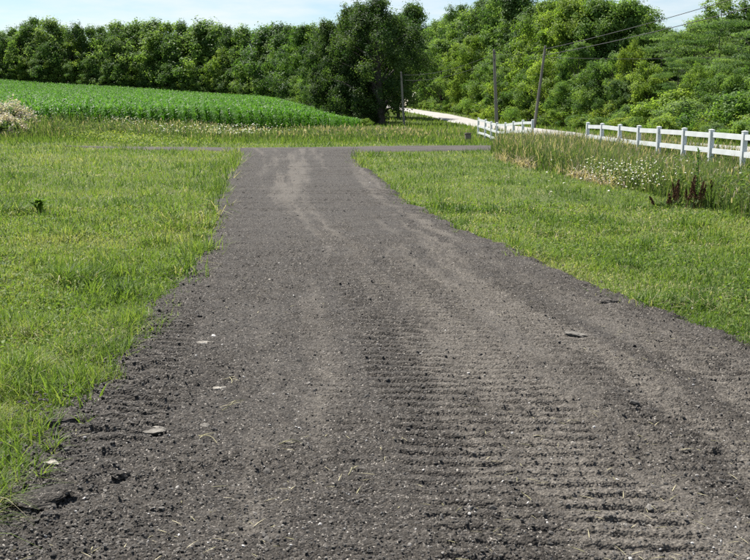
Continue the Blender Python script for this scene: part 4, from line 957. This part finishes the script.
# ------------------------------------------------------------------ single stones, slabs and cut stems on the drive
rs_ = np.random.default_rng(77)
def stone(name, px_, py_, wpx, asp, flat, mat, label, rz=0.0, ang=0.9, sink=0.55, rough=0.5):
    x, y = gp(px_, py_); dd = math.hypot(x, y); r = wpx / 2 * math.hypot(dd, CH) / F
    me = lump(name, rs_, 4, flat, rough * 1.5, M[mat], ang, 2.4)
    me.transform(Matrix.Diagonal((r, r * asp, r * asp, 1)))
    z_ = float(drive_h(np.array([x]), np.array([y]))[0][0])
    o = obj(name, me, None, None, (x, y, z_ + r * flat * asp * (0.45 - sink)))
    o.rotation_euler = (rs_.normal(0, 0.08), rs_.normal(0, 0.08), rz)
    tag(o, label, 'stone' if name == 'stone' else 'clod')
stone('stone', 153, 438, 30, 0.75, 0.38, 'rock', 'large flat pale grey stone half buried near the drive edge', 0.2, 0.9, 0.85)
stone('clod', 62, 432, 44, 0.5, 0.6, 'gravel', 'long dark broken asphalt slab lying against the grass edge', 0.75, 0.95, 0.35)
stone('clod', 38, 512, 58, 0.7, 0.22, 'gravel', 'wide flat crusted slab of dark millings by the lawn corner', 0.3, 0.9, 0.70, 0.3)
stone('stone', 218, 394, 17, 0.6, 0.5, 'rock_pale', 'small pale pinkish stone beside the cut green stem', 0.1)
stone('stone', 199, 348, 22, 0.45, 0.35, 'rock_pale', 'thin whitish stone sliver pressed into the left tread marks', 0.1)
stone('stone', 183, 347, 12, 0.5, 0.35, 'rock_pale', 'short pale stone chip at the end of the whitish sliver', 0.2)
stone('clod', 610, 307, 19, 0.55, 0.6, 'clod', 'dark lump of asphalt lying near the grass edge', 0.1, 0.5)
stone('clod', 578, 340, 26, 0.6, 0.22, 'rock', 'flat brown crusted patch below the dark asphalt lump', 0.1, 0.5, 0.55)
stone('stone', 205, 431, 14, 0.7, 0.4, 'rock', 'grey stone pair member near the large flat stone', 0.4)
stone('stone', 52, 475, 16, 0.8, 0.4, 'rock_pale', 'tan stone tucked under the pale spiky grass tuft', 0.4)
stone('stone', 122, 487, 20, 0.7, 0.55, 'gravel', 'rounded dark clod in the loose rubble below the flat stone', 0.1)
for (a, b, w_) in ((522, 410, 7), (491, 535, 6), (624, 538, 8), (686, 549, 5), (545, 450, 6), (572, 452, 7), (640, 502, 6), (738, 481, 6), (270, 283, 6), (404, 494, 5), (233, 508, 5), (66, 553, 7), (516, 403, 5), (577, 506, 5)):
    stone('stone', a, b, w_, 0.75, 0.6, 'rock_pale', 'small whitish stone lying loose on the driveway', rs_.uniform(0, 3))
for o in COL.objects:
    if o.get('label') == 'small whitish stone lying loose on the driveway': o['group'] = 'whitish stones on the drive'
def cut_stem(px_, py_, ln_, rz, branch, label):
    x, y = gp(px_, py_); ac = Acc()
    t_ = np.linspace(-0.5, 0.5, 8)
    P = np.c_[t_ * ln_, 0.04 * ln_ * np.sin(t_ * 7), 0.016 + 0.012 * np.cos(t_ * 5)]
    V, Fq = tubes([(P, np.linspace(0.0032, 0.0018, 8))], 5); ac.add(V, Fq, 0.6)
    n = branch; bt = R.uniform(-0.4, 0.4, n)
    ac.add(*blades(np.c_[bt * ln_, 0.03 * ln_ * np.sin(bt * 7), np.full(n, 0.018)], ln_ * R.uniform(0.25, 0.5, n), np.full(n, 0.006), R.uniform(-1, 1, n) + R.choice([0, math.pi], n), np.full(n, 1.45), R.uniform(0.3, 0.9, n), 4, 1.1))
    o = obj('cut_stem', ac.mesh('cut_stem'), M['straw'], None, (x, y, float(drive_h(np.array([x]), np.array([y]), False)[0]) + 0.008)); o.rotation_euler.z = rz
    tag(o, label, 'cut stem')
cut_stem(234, 412, 0.22, 1.1, 3, 'forked pale green cut stem below the pinkish stone')
cut_stem(231, 388, 0.24, 1.7, 3, 'upright pale green cut stem right beside the pinkish stone')
cut_stem(208, 447, 0.16, -0.75, 2, 'slanting yellowish cut stem near the grey stone pair')
cut_stem(291, 452, 0.12, 0.1, 2, 'short straw coloured stem lying flat on open gravel')
cut_stem(352, 481, 0.08, 1.2, 1, 'tiny pale leaf blade standing on edge in the gravel')
# loose straw
n = 620; W = drive_points(n, 190, 590); n = len(W)
k = (fbm(W[:, 0] * 0.9, W[:, 1] * 0.9, 3, 95) + 0.15 * (W[:, 0] > 0.3)) > 0.54; W = W[k]; n = len(W)
ac = Acc(); ac.add(*blades(np.c_[W, on_drive(W) + 0.004], R.uniform(0.02, 0.085, n), R.uniform(0.002, 0.004, n) * (1 + 0.05 * W[:, 1]), R.uniform(0, 6.28, n), np.full(n, 1.5), R.uniform(0, 1, n), 3, 1.05))
tag(obj('straw_bits', ac.mesh('straw_bits'), M['straw'], None), 'scattered dry straw clippings on the driveway surface', 'straw', kind='stuff')
